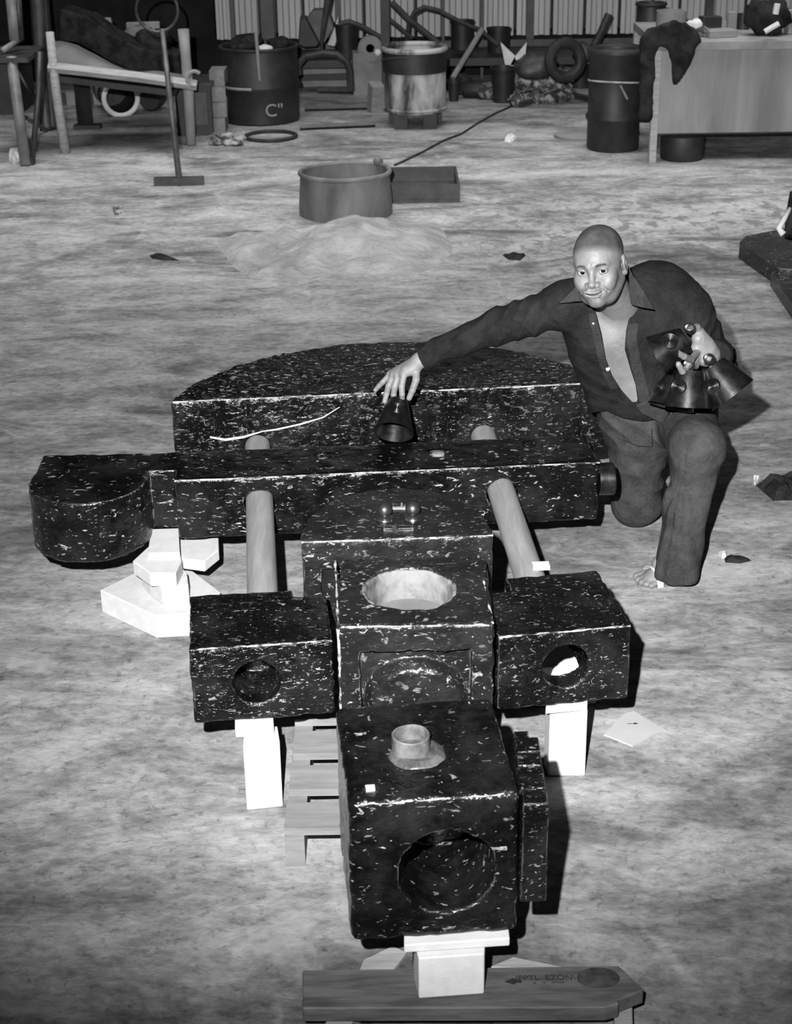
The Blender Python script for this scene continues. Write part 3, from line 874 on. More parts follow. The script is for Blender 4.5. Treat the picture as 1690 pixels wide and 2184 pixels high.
scrap([(1072, 545), (1095, 538), (1122, 545), (1110, 556), (1085, 554)], 0.02, CLOTHD, 'wax_drip', 'flat dark wax drip on the floor above the arm', 'wax drip', 7)
scrap([(318, 545), (345, 541), (384, 556), (350, 556), (325, 552)], 0.02, CLOTHD, 'wax_drip', 'small dark wax drip on the open floor at left', 'wax drip', 8)
scrap([(240, 445), (258, 438), (266, 452), (246, 462)], 0.03, ROCK, 'plaster_crumb', 'small speckled plaster crumb on the open floor at far left', 'plaster crumb', 9)

# plaster powder heap in front of the tub
def heap():
    n = 90
    c = at(690, 520, 0); V = []; F = []
    xs_ = np.linspace(-1.05, 0.95, n); ys_ = np.linspace(-1.35, 1.0, n)
    for j in range(n):
        for i in range(n):
            V.append((c[0] + xs_[i], c[1] + ys_[j], 0))
    V = np.array(V)
    u = (V[:, 0] - c[0]) ; v = (V[:, 1] - c[1])
    r = np.sqrt(((u - 0.12) / 0.62) ** 2 + ((v + 0.0) / 0.85) ** 2)
    hgt = 0.155 * np.clip(1 - r, 0, 1) ** 0.9
    r2 = np.sqrt(((u + 0.32 + 0.25 * v) / 0.30) ** 2 + ((v + 0.25) / 0.7) ** 2)
    hgt = np.maximum(hgt, 0.085 * np.clip(1 - r2, 0, 1) ** 0.8)
    nz = vnoise(V, 5, 1) * 0.030 + vnoise(V, 13, 2) * 0.016 + vnoise(V, 35, 3) * 0.005
    tr0 = at(736, 478, 0); tcx, tcy = tr0[0], tr0[1] + 99 * mpp(tr0)
    dt = np.hypot(V[:, 0] - tcx, V[:, 1] - tcy) - 99 * mpp(tr0) - .03
    hgt = hgt * np.clip(dt / .45, 0, 1) ** .7
    hgt = np.clip(hgt + .03 * vnoise(V, 2.6, 21) - .012, 0, 1) * np.clip(hgt / .02, 0, 1)
    ruts = 0.018 * np.sin((u * 0.8 - v * 0.5) * 24 + 2 * vnoise(V, 3, 9)) * np.clip(-u * 2 + .2, 0, 1)
    V[:, 2] = hgt + (nz + ruts) * np.clip(hgt / 0.04, 0, 1) - 0.004
    V[:, 2] = np.where(np.hypot(V[:, 0] - tcx, V[:, 1] - tcy) < 99 * mpp(tr0) + .035, -.004, V[:, 2])
    for j in range(n - 1):
        for i in range(n - 1):
            F.append((j * n + i, j * n + i + 1, (j + 1) * n + i + 1, (j + 1) * n + i))
    return V, F
tag(mk('plaster_heap', heap(), PLASTER, smooth=True), 'heap of pale plaster powder spilling in front of the tub', 'powder heap', kind='stuff')

# tub
def open_drum(name, label, cat, xl, xr, yb, yt, mat, rimr=0.010, wall_=0.006, z0=0.0, fill=None, group=None, taper=1.0, bands=(), bottom_lift=0.0, wob=0.0):
    P = at((xl + xr) / 2, yb, z0)
    m_ = mpp(P); r = (xr - xl) / 2 * m_
    zt = at((xl + xr) / 2, yt, Y=P[1])[2]
    c = (P[0], P[1] + r * taper, z0); hgt = zt - z0
    t = thing(name, label, cat, c, group)
    rb = r * taper
    prof = [(rb, 0.0)]
    for i in range(1, 13):
        f = i / 12
        prof.append((rb + (r - rb) * f, hgt * f))
    prof += [(r - wall_, hgt), (rb - wall_ + (r - rb) * 0.5, hgt * 0.5), (rb - wall_, max(0.02, (fill or 0.03)))]
    prof += [(0, max(0.02, (fill or 0.03)))]
    gg = lathe(prof, c, seg=40, cap=False)
    base_disc = lathe([(0, 0), (rb, 0)], c, seg=40, cap=False)
    gg = join(gg, base_disc)
    if wob: gg = rough(gg, wob, 4, 3)
    auto(mk('shell', gg, mat, t))
    rg = ring((c[0], c[1], zt), r, rimr, 40, 8)
    if wob: rg = rough(rg, wob, 4, 3)
    auto(mk('rim', rg, mat, t))
    for f in bands:
        rr = rb + (r - rb) * f
        auto(mk('hoop', ring((c[0], c[1], z0 + hgt * f), rr + 0.002, 0.012, 40, 6), STEEL if mat is not PALEDRUM else mat, t))
    return t, c, r, hgt
TUBM = mottled('scaly_tub', 0.05, 0.16, 4, 0.6, 0.35, 0.3, 0.004, stretch=(1, 1, 0.4))
tub, tc, tr, th = open_drum('round_tub', 'wide low open steel tub standing behind the plaster heap', 'tub', 637, 836, 478, 388, TUBM, rimr=0.014, wall_=0.012, fill=0.08, wob=0.010)
auto(mk('lug', ball((tc[0] + tr * 0.72, tc[1] + tr * .7, th + .02), 0.03), TUBM, tub))
# tray behind the tub
tp1 = [at(x, y, 0.07) for x, y in ((838, 400), (905, 402), (918, 378), (845, 375))]
tray = thing('tray', 'dark rectangular metal tray on the floor right of the tub', 'tray', (tp1[0][0] + .3, tp1[0][1], 0))
cx_ = sum(p[0] for p in tp1) / 4; cy_ = sum(p[1] for p in tp1) / 4; sx_ = 0.29; sy_ = 0.26
mk('pan', join(box(cx_ - sx_, cx_ + sx_, cy_ - sy_, cy_ + sy_, 0.0, 0.02), box(cx_ - sx_, cx_ + sx_, cy_ - sy_, cy_ - sy_ + .015, 0.021, 0.11), box(cx_ - sx_, cx_ + sx_, cy_ + sy_ - .015, cy_ + sy_, 0.021, 0.11), box(cx_ - sx_, cx_ - sx_ + .015, cy_ - sy_ + .016, cy_ + sy_ - .016, 0.021, 0.11), box(cx_ + sx_ - .015, cx_ + sx_, cy_ - sy_ + .016, cy_ + sy_ - .016, 0.021, 0.11)), STEEL, tray)
bp_ = at(1085, 225, 0.0)
hose = [at(x, y, 0.008) for x, y in ((1095, 225), (1060, 240), (1020, 262), (985, 285), (945, 300), (905, 322), (868, 340), (842, 352))]
tag(mk('hose', tube(hose, 0.007, 6), RUBBER, smooth=True), 'thin dark hose trailing across the far floor to the tub', 'hose')
# floor ring
rp = at(578, 290, 0.012)
tag(auto(mk('hoop_ring', ring(rp, 54 * mpp(rp), 0.014, 48, 8), RUBBER)), 'dark drum hoop lying flat on the floor in front of the big drum', 'hoop')
# drums
def closed_drum(name, label, xl, xr, yb, yt, mat, bands, z0=0.0, lid=True, sunk=0.0):
    P = at((xl + xr) / 2, yb, z0); r = (xr - xl) / 2 * mpp(P)
    zt = at((xl + xr) / 2, yt, Y=P[1])[2]; c = (P[0], P[1] + r, z0); h = zt - z0
    t = thing(name, label, 'drum', c)
    prof = [(r * .97, 0), (r, 0.012)]
    for f in bands: prof += [(r, h * f - 0.03), (r + 0.014, h * f - .008), (r + 0.014, h * f + .008), (r, h * f + 0.03)]
    prof += [(r, h - 0.012), (r * .99, h - 0.001)]
    if sunk: prof += [(r - 0.015, h - .001), (r - .018, h - sunk), (0, h - sunk)]
    else: prof += [(r - 0.02, h - .001), (r - .022, h - 0.015), (0, h - 0.015)]
    auto(mk('shell', join(lathe(prof, c, seg=44, cap=False), lathe([(0, 0), (r * .97, 0)], c, seg=44, cap=False)), mat, t))
    auto(mk('rim', ring((c[0], c[1], z0 + h), r, 0.013, 44, 8), mat, t))
    return t, c, r, h
big, bc_, br2, bh = closed_drum('steel_drum', 'large black steel drum with painted letters and junk piled on its lid', 470, 636, 270, 110, DRUMDK, (0.5,), sunk=0.03)
auto(mk('worn_band', ring((bc_[0], bc_[1], bh * .5), br2 + 0.013, 0.011, 44, 6, a0=math.radians(195), a1=math.radians(352)), mottled('scuffed_metal', 0.10, 0.3, 5, 0.5, 0.5, 0.2, 0.002), big))
pt = at(585, 237, Y=bc_[1] - br2)
text('C"', 0.13, Matrix.Translation((pt[0], bc_[1] - math.sqrt(br2 ** 2 - (pt[0] - bc_[0]) ** 2) - 0.018, pt[2])) @ Matrix.Rotation(math.radians(6), 4, 'Z') @ Matrix.Rotation(math.radians(90), 4, 'X'), PALE, 'painted_letters', big, ext=0.003)
sp = at(547, 72, Y=bc_[1] - br2 * .9)
e1 = at(546, 68, Y=bc_[1] - br2 - 0.02); e2 = at(554, 172, Y=bc_[1] - br2 - 0.035)
tag(auto(mk('stick', tube([e1, e2], [0.014, 0.010], 8), PALE)), 'pale thin stick leaning on the front of the large black drum', 'stick')
def lump(name, c, r, mat, label, cat, seed=0, amp=0.35, group=None, kind=None):
    b_ = ball((0, 0, 0), 1.0, 14, 9)
    V = b_[0]; d = 1 + amp * vnoise(V, 1.6, seed) + amp * .5 * vnoise(V, 3.7, seed + 1)
    V = V * d[:, None] * np.array(r) + np.array(c)
    V[:, 2] = np.maximum(V[:, 2], c[2] - r[2] * 0.75)
    return mk(name, (V, b_[1]), mat, label=label, cat=cat, group=group, kind=kind, smooth=cat != 'rubble')
topz = bh - 0.03
for k, (px, py, rr, ml, nm, lab) in enumerate(((498, 80, .11, CLOTHD, 'rag', 'dark rag bundle at the left of the large drum lid'), (530, 72, .13, CLOTHD, 'rag', 'dark rag bundle at the middle of the large drum lid'),
        (575, 75, .06, WHITE, 'plaster_lump', 'pale plaster lump on the large drum lid'), (612, 78, .10, CLOTHD, 'rag', 'dark rag bundle at the right of the large drum lid'))):
    P = at(px, py, topz + 0.05); P[0] = bc_[0] + np.clip(P[0] - bc_[0], -(br2 - rr * 1.5), br2 - rr * 1.5); rr = rr * .85; lump(nm, (P[0], bc_[1] + (k % 2) * .12 - .06, topz + rr * .45), (rr, rr, rr * .6), ml, lab, nm.split('_')[0] + ('' if nm == 'rag' else ' lump'), k)
# stained drum on feet
sd, sc_, sr, sh = open_drum('stained_drum', 'pale stained open drum standing on short feet', 'drum', 820, 954, 246, 112, PALEDRUM, rimr=0.02, wall_=0.012, z0=0.11, fill=0.35, bands=(0.05,))
auto(mk('dark_collar', lathe([(sr + .006, sh - .16), (sr + .008, sh - 0.01), (sr + .001, sh - .01), (sr + .001, sh - .16)], (sc_[0], sc_[1], 0.11), seg=44, cap=False), DRUMDK, sd))
for a in (-2.2, -0.95, 0.6, 2.5):
    x_, y_ = sc_[0] + math.cos(a) * sr * .8, sc_[1] + math.sin(a) * sr * .8
    mk('foot', box(x_ - .05, x_ + .05, y_ - .04, y_ + .04, 0, 0.118), DRUMDK, sd)
auto(mk('drum_bail', ring((sc_[0], sc_[1] - 0.0, 0.11 + sh * .8), sr + 0.012, 0.008, 30, 6, a0=math.pi, a1=2 * math.pi, sy=1.0, axis=nrm((0, 0.25, 1))), STEEL, sd))
# right drum
rd, rc, rr_, rh = closed_drum('steel_drum', 'tall narrow black drum with a wire twisted round it, left of the bench', 1258, 1370, 327, 114, DRUMDK, (0.33, 0.985))
zz = at(1310, 182, Y=rc[1] - rr_)[2]
auto(mk('wire_band', ring((rc[0], rc[1], zz), rr_ + 0.004, 0.006, 40, 6, axis=nrm((0.05, .1, 1))), mottled('bright_wire', .2, .4, 20, .4, .6, .1, .001, metal=0.0), rd))
mk('wire_twist', tube([(rc[0] + .01, rc[1] - rr_ - .01, zz - .0), (rc[0] + .06, rc[1] - rr_ - .02, zz - .09)], 0.007, 6), PALE, rd)
dp = at(1240, 303, 0.0)
tag(auto(mk('disc', lathe([(0.19, 0), (0.19, 0.02), (0.17, 0.03), (0, 0.03)], (dp[0] + .02, dp[1] + .2, 0), seg=36), PALE)), 'pale flat disc lying on the floor behind the tall narrow drum', 'disc')

# ------------------------------------------------------------------ bench on the right
bY = at(1400, 345, 0)[1]
bl0 = at(1400, 345, 0); 
bench = thing('workbench', 'workbench with a pale stained front panel at the right edge', 'workbench', (bl0[0] + 1, bY + .4, 0))
zt_ = at(1400, 96, Y=bY)[2]; zb_ = at(1400, 285, Y=bY)[2]
xr_ = bl0[0] + 2.4
STAINP = mottled('stained_panel', 0.13, 0.25, 2.2, 0.7, 0.3, 0.2, 0.003, stretch=(2.2, 1, 0.35))
xL = at(1400, 200, Y=bY)[0]
mk('front_panel', prism([(xL + .02, bY), (xr_, bY), (xr_, bY + .03), (xL + .02, bY + .03)], zb_, zt_ - .03), STAINP, bench)
mk('benchtop', box(xL - .02, xr_, bY - .05, bY + 1.0, zt_ - .03, zt_ + .02), PALE, bench)
for x_, y_ in ((xL - .03, bY - .01), (xr_ - .07, bY + .02), (xL - .02, bY + .9), (xr_ - .07, bY + .9)):
    mk('leg', box(x_, x_ + .06, y_ + .031, y_ + .09, 0, zt_ - .031) if (y_ > bY) else box(x_, x_ + .045, y_ - .03, y_ + .03, 0, zt_ - .031), WOODP, bench)
mk('rail', box(xL, xr_, bY + .05, bY + .09, zb_ - .02, zb_ + .05), DRUMDK, bench)
cn = at(1462, 347, 0.0); cr2 = 47 * mpp(cn)
lc = thing('low_can', 'low round dark can on the floor under the bench front', 'can', (cn[0], cn[1] + cr2, 0))
czt = at(1458, 296, Y=cn[1])[2]
auto(mk('can_body', lathe([(cr2 * .95, 0), (cr2, .02), (cr2, czt - .02), (cr2 * .97, czt), (cr2 * .9, czt), (cr2 * .9, czt - .02), (0, czt - .02)], (cn[0], cn[1] + cr2, 0), seg=40), DRUMDK, lc))
# drum standing behind the bench end
b2_ = at(1383, 330, 0)
closed_drum('steel_drum', 'dark drum standing behind the left end of the bench, top at the picture edge', 1352, 1412, 262, 12, DRUMDK, (0.35, 0.7))
# cloth hanging over bench corner
def drape():
    pts = [(1385, 60), (1440, 42), (1480, 60), (1500, 88), (1482, 98), (1474, 140), (1441, 182), (1434, 140), (1428, 104), (1405, 96), (1398, 160), (1392, 260), (1365, 255), (1366, 130), (1372, 80)]
    V = []; F = []
    for (x, y) in pts:
        P = at(x, y, Y=bY - .09); V.append(P)
    n = len(pts)
    ctr = at(1420, 85, Y=bY - .09)
    top = np.array(V); bot = top + np.array([0, 0.06, 0])
    VV = np.concatenate([top, bot])
    F = [tuple(range(n)), tuple(range(2 * n - 1, n - 1, -1))] + [(i, n + i, n + (i + 1) % n, (i + 1) % n) for i in range(n)]
    return VV, F
o = mk('hanging_cloth', drape(), CLOTHD, label='black cloth hanging in a point over the bench corner', cat='cloth')
m_ = o.modifiers.new('remesh', 'REMESH'); m_.mode = 'VOXEL'; m_.voxel_size = 0.018; m_.use_smooth_shade = True
tx = bpy.data.textures.new('cloth_folds', 'CLOUDS'); tx.noise_scale = 0.12
m_ = o.modifiers.new('folds', 'DISPLACE'); m_.texture = tx; m_.strength = 0.05; m_.mid_level = 0.5
# things on the bench
def onbench(px, py_base, w, hpx, kind, mat, name, label, cat, dy=0.3, seed=0):
    Y_ = bY + dy
    P = at(px, py_base, Y=Y_); m1_ = Y_ * 1.0 / FPX * 1.02
    z0_ = zt_ + 0.021
    hh = hpx * m1_
    r_ = w / 2 * m1_
    if kind == 'can':
        return tag(auto(mk(name, lathe([(r_, 0), (r_, hh), (r_ * .9, hh), (r_ * .9, hh * .8), (0, hh * .8)], (P[0], Y_, z0_), seg=20), mat)), label, cat)
    if kind == 'lump':
        return lump(name, (P[0], Y_, z0_ + hh * .38), (r_, r_ * .8, hh * .5), mat, label, cat, seed)
    if kind == 'box':
        o = mk(name, rbox((P[0], Y_, z0_ + hh / 2), 2 * r_, r_ * 1.4, hh, 0.2), mat); bevel(o, .004); return tag(o, label, cat)
onbench(1432, 42, 60, 40, 'can', PALE, 'stacked_pan', 'pale stacked pans at the left end of the benchtop', 'pan', 0.5)
onbench(1480, 60, 34, 34, 'lump', WHITE, 'plaster_lump', 'pale plaster lump beside the black cloth on the bench', 'plaster lump', 0.35, 3)
onbench(1500, 75, 30, 22, 'lump', ROCK, 'plaster_lump', 'speckled plaster lump right of the black cloth on the bench', 'plaster lump', 0.2, 4)
onbench(1465, 80, 40, 32, 'lump', CLOTHD, 'rag', 'dark rag heaped behind the hanging cloth on the bench', 'rag', 0.12, 14)
onbench(1535, 82, 60, 14, 'box', PALE, 'offcut', 'pale flat offcut on the benchtop left of centre', 'offcut', 0.2)
onbench(1560, 60, 18, 40, 'box', PALE, 'wood_block', 'upright pale block on the benchtop left of the dark bundle', 'wood block', 0.4)
onbench(1585, 62, 26, 30, 'can', DRUMDK, 'tin', 'dark tin on the benchtop left of the dark bundle', 'tin', 0.55)
onbench(1515, 50, 40, 24, 'box', DRUMDK, 'tool_box', 'dark box at the back of the benchtop', 'box', 0.6)
onbench(1632, 85, 84, 84, 'lump', CLOTHD, 'rag_bundle', 'large dark rag bundle on the benchtop at the right', 'rag bundle', 0.25, 7)
onbench(1692, 80, 34, 46, 'box', PALE, 'wood_block', 'pale block on the benchtop at the picture edge', 'wood block', 0.3)
a1_ = at(1632, 68, Y=bY - .0); a2_ = at(1662, 50, Y=bY - .0)
tag(mk('stick', tube([a1_, a2_], 0.018, 8), WHITE), 'short white stick lying across the dark rag bundle', 'stick')
a1_ = at(1655, 30, Y=bY + .0); a2_ = at(1659, 8, Y=bY + .0)
tag(mk('stick', tube([a1_, a2_], 0.020, 8), WHITE), 'short white stick upright at the top of the dark rag bundle', 'stick')

# dark slabs at the right edge
def slabpx(pxs, z0, z1, mat, name, label, cat, **k):
    o = mk(name, prism([tuple(at(x, y, z1)[:2]) for x, y in pxs], z0, z1), mat, label=label, cat=cat, **k); bevel(o, .006, 2); return o
slabpx([(1578, 515), (1590, 503), (1665, 488), (1780, 470), (1790, 580), (1660, 572)], 0.0, 0.09, WAX_DULL, 'wax_slab', 'dark flat slab on the floor at the right edge, farther one', 'slab')
slabpx([(1645, 580), (1700, 574), (1800, 560), (1800, 700), (1720, 690)], 0.0, 0.07, WAX_DULL, 'wax_slab', 'dark flat slab on the floor at the right edge, nearer one', 'slab')
lg = thing('standing_leg_form', 'dark upright shape with a pale edge standing on the far slab at the right edge', 'sculpture piece', at(1690, 500, 0.09))
mk('upright', join(rough(tube([at(1702, 500, Y=7.2), at(1698, 470, Y=7.25), at(1712, 415, Y=7.3)], [.06, .05, .06], 12), .006, 9)), CLOTHD, lg, smooth=True)
mk('pale_edge', tube([at(1672, 500, Y=7.15), at(1662, 488, Y=7.17), at(1672, 470, Y=7.2), at(1686, 445, Y=7.25)], [.016, .014, .012, .01], 8), WHITE, lg, smooth=True)

# ------------------------------------------------------------------ back wall clutter
def pail(xl, xr, yb, yt, mat, name, label, cat='bucket', taper=0.75, z0=0.0, Yf=None, handle=False):
    P = at((xl + xr) / 2, yb, z0) if Yf is None else at((xl + xr) / 2, yb, Y=Yf)
    z0 = P[2]; r = (xr - xl) / 2 * mpp(P); zt = at((xl + xr) / 2, yt, Y=P[1])[2]; h = zt - z0
    t = thing(name, label, cat, (P[0], P[1] + r, z0))
    c = (P[0], P[1] + r, z0)
    auto(mk('shell', lathe([(0, 0), (r * taper, 0), (r, h), (r + .006, h), (r + .006, h - .02), (r - .006, h - .02), (r - .01, h - .01), (r * taper - .01, .02), (0, .02)], c, seg=28, cap=False), mat, t))
    if handle:
        auto(mk('handle', ring((c[0], c[1], zt - .01), r + .01, .006, 24, 6, a0=math.pi * 1.0, a1=math.pi * 2, axis=nrm((0, .8, .6))), STEEL, t))
    return t, c, r, h
pail(1048, 1102, 222, 146, DRUMDK, 'bucket', 'tapered dark bucket with a white cone in it by the back wall')
pail(955, 983, 218, 172, DRUMDK, 'bucket', 'small dark bucket with a pale stick standing in it', taper=0.7, handle=True)
p1 = at(966, 166, Y=13.0); p2 = at(1029, 62, Y=13.3)
tag(auto(mk('stick', tube([p1, p2], 0.022, 8), PALE)), 'pale stick leaning out of the small dark bucket', 'stick')
pail(1214, 1266, 190, 124, DRUMDK, 'bucket', 'wide dark bucket left of the tall narrow drum', taper=0.9)
pail(962, 1012, 108, 46, DRUMDK, 'bucket', 'dark bucket raised on the ledge by the back wall', taper=0.95, Yf=13.6)
pail(1040, 1090, 130, 62, DRUMDK, 'bucket', 'dark double bucket on the ledge above the white cone', taper=0.9, Yf=13.7)
pail(712, 766, 132, 52, DRUMDK, 'bucket', 'dark bucket with bail on the ledge left of the post', taper=0.85, Yf=13.5, handle=True)
ledge = at(900, 108, Y=13.5)[2]
tag(mk('ledge_shelf', box(at(640, 0, Y=13.9)[0], at(1262, 0, Y=13.9)[0], 13.45, 14.1, max(0.02, ledge - .12), max(.1, ledge - 0.06)), DRUMDK), 'long low dark shelf running along the back wall', 'shelf')
# white forked funnel in the bucket
fn = thing('forked_sheet', 'white V-shaped sheet standing in the tapered dark bucket', 'sheet', at(1090, 150, Y=12.9))
for a_, b_, c_, d_ in (((1068, 90), (1098, 118), (1104, 140), (1078, 138)), ((1124, 90), (1098, 122), (1088, 140), (1118, 142))):
    vs = [at(x, y, Y=12.95) for x, y in (a_, b_, c_, d_)]
    vv = np.array(vs + [v + np.array([0, .02, 0]) for v in vs])
    mk('flap', (vv, [(3, 2, 1, 0), (4, 5, 6, 7), (0, 1, 5, 4), (1, 2, 6, 5), (2, 3, 7, 6), (3, 0, 4, 7)]), WHITE, fn)
# lying tins
def lying(px, py, L, rpx, label, mat, ang=0.0, Yo=0.0, name='lying_can'):
    P = at(px, py, 0.0); m = mpp(P); r = rpx * m; Lm = L * m
    ax = np.array([math.cos(ang), math.sin(ang), 0])
    c = np.array([P[0], P[1] + r, r + 0.002])
    return tag(auto(mk(name, lathe([(r * .85, 0), (r, 0.02), (r, Lm - .02), (r * .85, Lm)], c - ax * Lm / 2, ax, 28), mat)), label, 'can')
lying(1014, 212, 52, 17, 'dark can lying on its side by the stained drum', DRUMDK, -0.2)
lying(985, 205, 30, 22, 'dark round tin behind the small bucket', STEEL, 1.0)
wdp = at(245, 250, 0.0)
wr = 36 * mpp(wdp)
wc = thing('paint_splashed_can', 'plaster-splashed can lying on its side under the left bench', 'can', (wdp[0], wdp[1] + wr, 0))
axw = nrm((-0.35, 1, 0)); c0 = np.array([wdp[0] + .05, wdp[1] + .05, wr + .004])
auto(mk('shell', lathe([(wr, 0), (wr, 0.5), (0, .5)], c0, axw, 32, cap=False), mottled('splashed', .02, .3, 6, .8, .2, .3, .004, a=.45, b=.55), wc))
auto(mk('inside', lathe([(wr * .96, .002), (wr * .9, .4), (0, .4)], c0, axw, 32, cap=False), DRUMDK, wc))
auto(mk('rim', ring(c0, wr, .02, 32, 8, axis=axw), WHITE, wc))
lying(325, 238, 50, 24, 'dark round can lying under the left bench', DRUMDK, 1.4)

# bricks stacked left of the large drum
for k, (px, py) in enumerate(((466, 280), (466, 258), (463, 233), (463, 210))):
    P = at(466, 284, 0.0)
    o = mk('brick', rough(rbox((P[0] + .01 * (k % 2), P[1] + .12, 0.055 + k * .112), .11, .24, .108, 0.06 * (k % 3)), .004, 12, k), BRICKM, group='bricks stacked beside the large drum')
    tag(o, ['grey brick at the bottom of the stack left of the large drum', 'grey brick second from the bottom of the stack left of the large drum', 'grey brick third from the bottom of the stack left of the large drum', 'topmost grey brick of the stack left of the large drum'][k], 'brick')
# lumber on the floor between the drums
for k, (xa, ya, xb, yb_, lab) in enumerate(((640, 272, 800, 265, 'thin dark batten on the floor between the two drums, nearest of three'), (650, 232, 790, 228, 'thin dark batten on the floor between the two drums, middle of three'), (680, 193, 820, 196, 'thin dark batten on the floor between the two drums, farthest of three'))):
    A = at(xa, ya, 0.02); B = at(xb, yb_, 0.02)
    tag(mk('batten', tube([A, B], 0.022 if k < 2 else 0.035, 4), STEEL), lab, 'batten')
# bent pipe arch
ap_ = [at(x, y, Y=12.9) for x, y in ((636, 160), (636, 138), (652, 120), (690, 113), (718, 116), (738, 130), (746, 150), (748, 192))]
tag(auto(mk('bent_pipe', tube(ap_, 0.028, 8), STEEL)), 'bent dark pipe arch standing right of the large drum', 'pipe')
tag(mk('floor_lamp_stem', tube([at(686, 114, Y=12.95), at(686, 85, Y=12.95), at(702, -20, Y=13.0)], [.012, .014, .03], 8), STEEL), 'thin dark upright rod rising from the bent pipe arch', 'rod')
# pale bags behind
def sheetpx(pxs, Y_, th_, mat, name, label, cat):
    vs = [at(x, y, Y=Y_) for x, y in pxs]
    n = len(vs); vv = np.array(vs + [v + np.array([0, th_, 0]) for v in vs])
    F = [tuple(range(n))[::-1], tuple(range(n, 2 * n))] + [(i, (i + 1) % n, n + (i + 1) % n, n + i) for i in range(n)]
    o = mk(name, (vv, F), mat, label=label, cat=cat); bevel(o, 0.01, 2); return o
sheetpx([(655, 40), (668, 22), (700, 22), (712, 60), (690, 95), (682, 90)], 13.4, .18, TARP, 'sack', 'grey pointed sack hanging by the back wall', 'sack')
sheetpx([(640, 36), (655, 40), (682, 92), (676, 100), (650, 102), (636, 96)], 13.5, .2, DRUMDK, 'dark_sack', 'dark sack slumped left of the grey pointed sack', 'sack')
sheetpx([(722, 34), (708, 72), (698, 96), (714, 100), (724, 70)], 13.55, .05, WHITE, 'pale_board', 'narrow pale board between sack and bucket', 'board')
fp = at(790, 102, Y=13.4)
tag(auto(mk('flange', lathe([(0.10, 0), (0.10, .04), (.035, .04), (.035, 0)], fp, (0, -1, 0), 28), PALE)), 'pale round flange with a dark centre by the post', 'flange')
mk('knob', join(ball(at(806, 112, Y=13.3), .03), tube([at(806, 112, Y=13.3), at(798, 106, Y=13.38)], .01, 6)), WHITE, bpy.data.objects['flange'], smooth=True, label='bright white knob')
bsz = at(795, 210, 0)
tag(mk('crate', rbox((bsz[0], bsz[1] + .3, .17), .34, .3, .34, .1), PALE), 'pale block crate between the post and the bent pipe', 'crate')
for k in range(3):
    P = at(655 + 40 * k, 193, 0)
    tag(mk('plank', rough(rbox((at(700, 172, 0)[0], P[1] + .25 + .0 * k, .03 + .055 * k), .55 - .05 * k, .2, .05, .03 * k), .003, 6), (PALE, DRUMDK, PALE)[k]),
        ('pale plank at the bottom of the pile behind the bent pipe', 'dark plank in the middle of the pile behind the bent pipe', 'pale plank on top of the pile behind the bent pipe')[k], 'plank', 'planks piled behind the bent pipe')
bk = at(808, 245, 0)
tag(mk('prop_block', rbox((bk[0] - .02, bk[1] + .12, .11), .10, .12, .22, .3, .25), WOODM), 'short leaning wood block against the stained drum', 'wood block')
# post in front of the wall, with leaning rods
pp = at(824, 205, 0)
tag(mk('roof_post', box(pp[0] - .035, pp[0] + .035, pp[1], pp[1] + .07, 0, 5.0), DRUMDK), 'dark upright steel roof post behind the stained drum', 'post')
for k, (pts, rr2, lab) in enumerate((
        ([(835, 5), (870, 40), (935, 92)], .026, 'dark pipe sloping down to the right from the roof post'),
        ([(832, 42), (880, 82)], .018, 'shorter dark pipe sloping down right of the roof post'),
        ([(868, 100), (872, 50), (884, 26), (905, 15), (935, 22), (985, 48), (1020, 62), (1062, 96)], .018, 'long curved dark hose arching over the ledge buckets'),
        ([(722, 52), (745, 46), (775, 58), (815, 82)], .022, 'curved dark bar sloping from the bucket to the roof post'),
        ([(1262, 108), (1282, 72), (1300, 30)], .034, 'thick dark bar leaning on the wall above the tall narrow drum'),
        ([(1108, 222), (1180, 205)], .02, 'short dark bar on the floor in front of the rubble'),
        ([(1188, 192), (1262, 212)], .022, 'dark bar on the floor running behind the tall narrow drum'))):
    if k < 5: q = [at(x, y, Y=13.3 + .05 * k) for x, y in pts]
    else: q = [at(x, y, .03) for x, y in pts]
    tag(auto(mk('pipe', tube(q, rr2, 8), STEEL)), lab, 'pipe')
# rubble
V_ = []; F_ = []
rs = random.Random(4)
parts_ = []
for k in range(150):
    px = rs.uniform(1112, 1206); py = rs.uniform(196, 226) - (px - 1092) * .08
    P = at(px, py, 0.0); r = rs.uniform(.025, .07)
    b_ = ball((0, 0, 0), 1, 6, 4); V = b_[0] * (1 + .4 * vnoise(b_[0], 2, k))[:, None] * r * np.array([1.3, 1, .8]) + P + [0, 0, r * .5 + rs.uniform(0, .1) * (206 > py)]
    parts_.append((V, b_[1]))
tag(mk('rubble_pile', join(*parts_), ROCK), 'low pile of broken rubble and casting scrap by the back wall', 'rubble', kind='stuff')
for k, (px, py, r) in enumerate(((1105, 232, .06), (1040, 216, .07), (1062, 150 + 70, .05))):
    P = at(px, py, 0)
    lump('rock', (P[0], P[1] + .1, r * .75), (r, r, r), ROCK, ('pale rock on the floor just in front of the rubble pile', 'dark rock left of the tapered bucket', 'small rock hard against the tapered bucket')[k], 'rock', k + 20)
for k, (px, py, r) in enumerate(((1130, 190, .12), (1180, 178, .13), (1243, 112, .07), (1140, 140, .12))):
    P = at(px, py, 0) if py > 150 else at(px, py, Y=12.95)
    lump('scrap_casting', (P[0], P[1] - .02, max(P[2], r * .7)), (r * 1.3, r, r), STEEL, ('dark lumpy casting at the left of the rubble', 'dark lumpy casting at the middle of the rubble', 'dark lump on the ledge behind the wide bucket', 'big dark lump standing behind the rubble')[k], 'casting', k + 30)
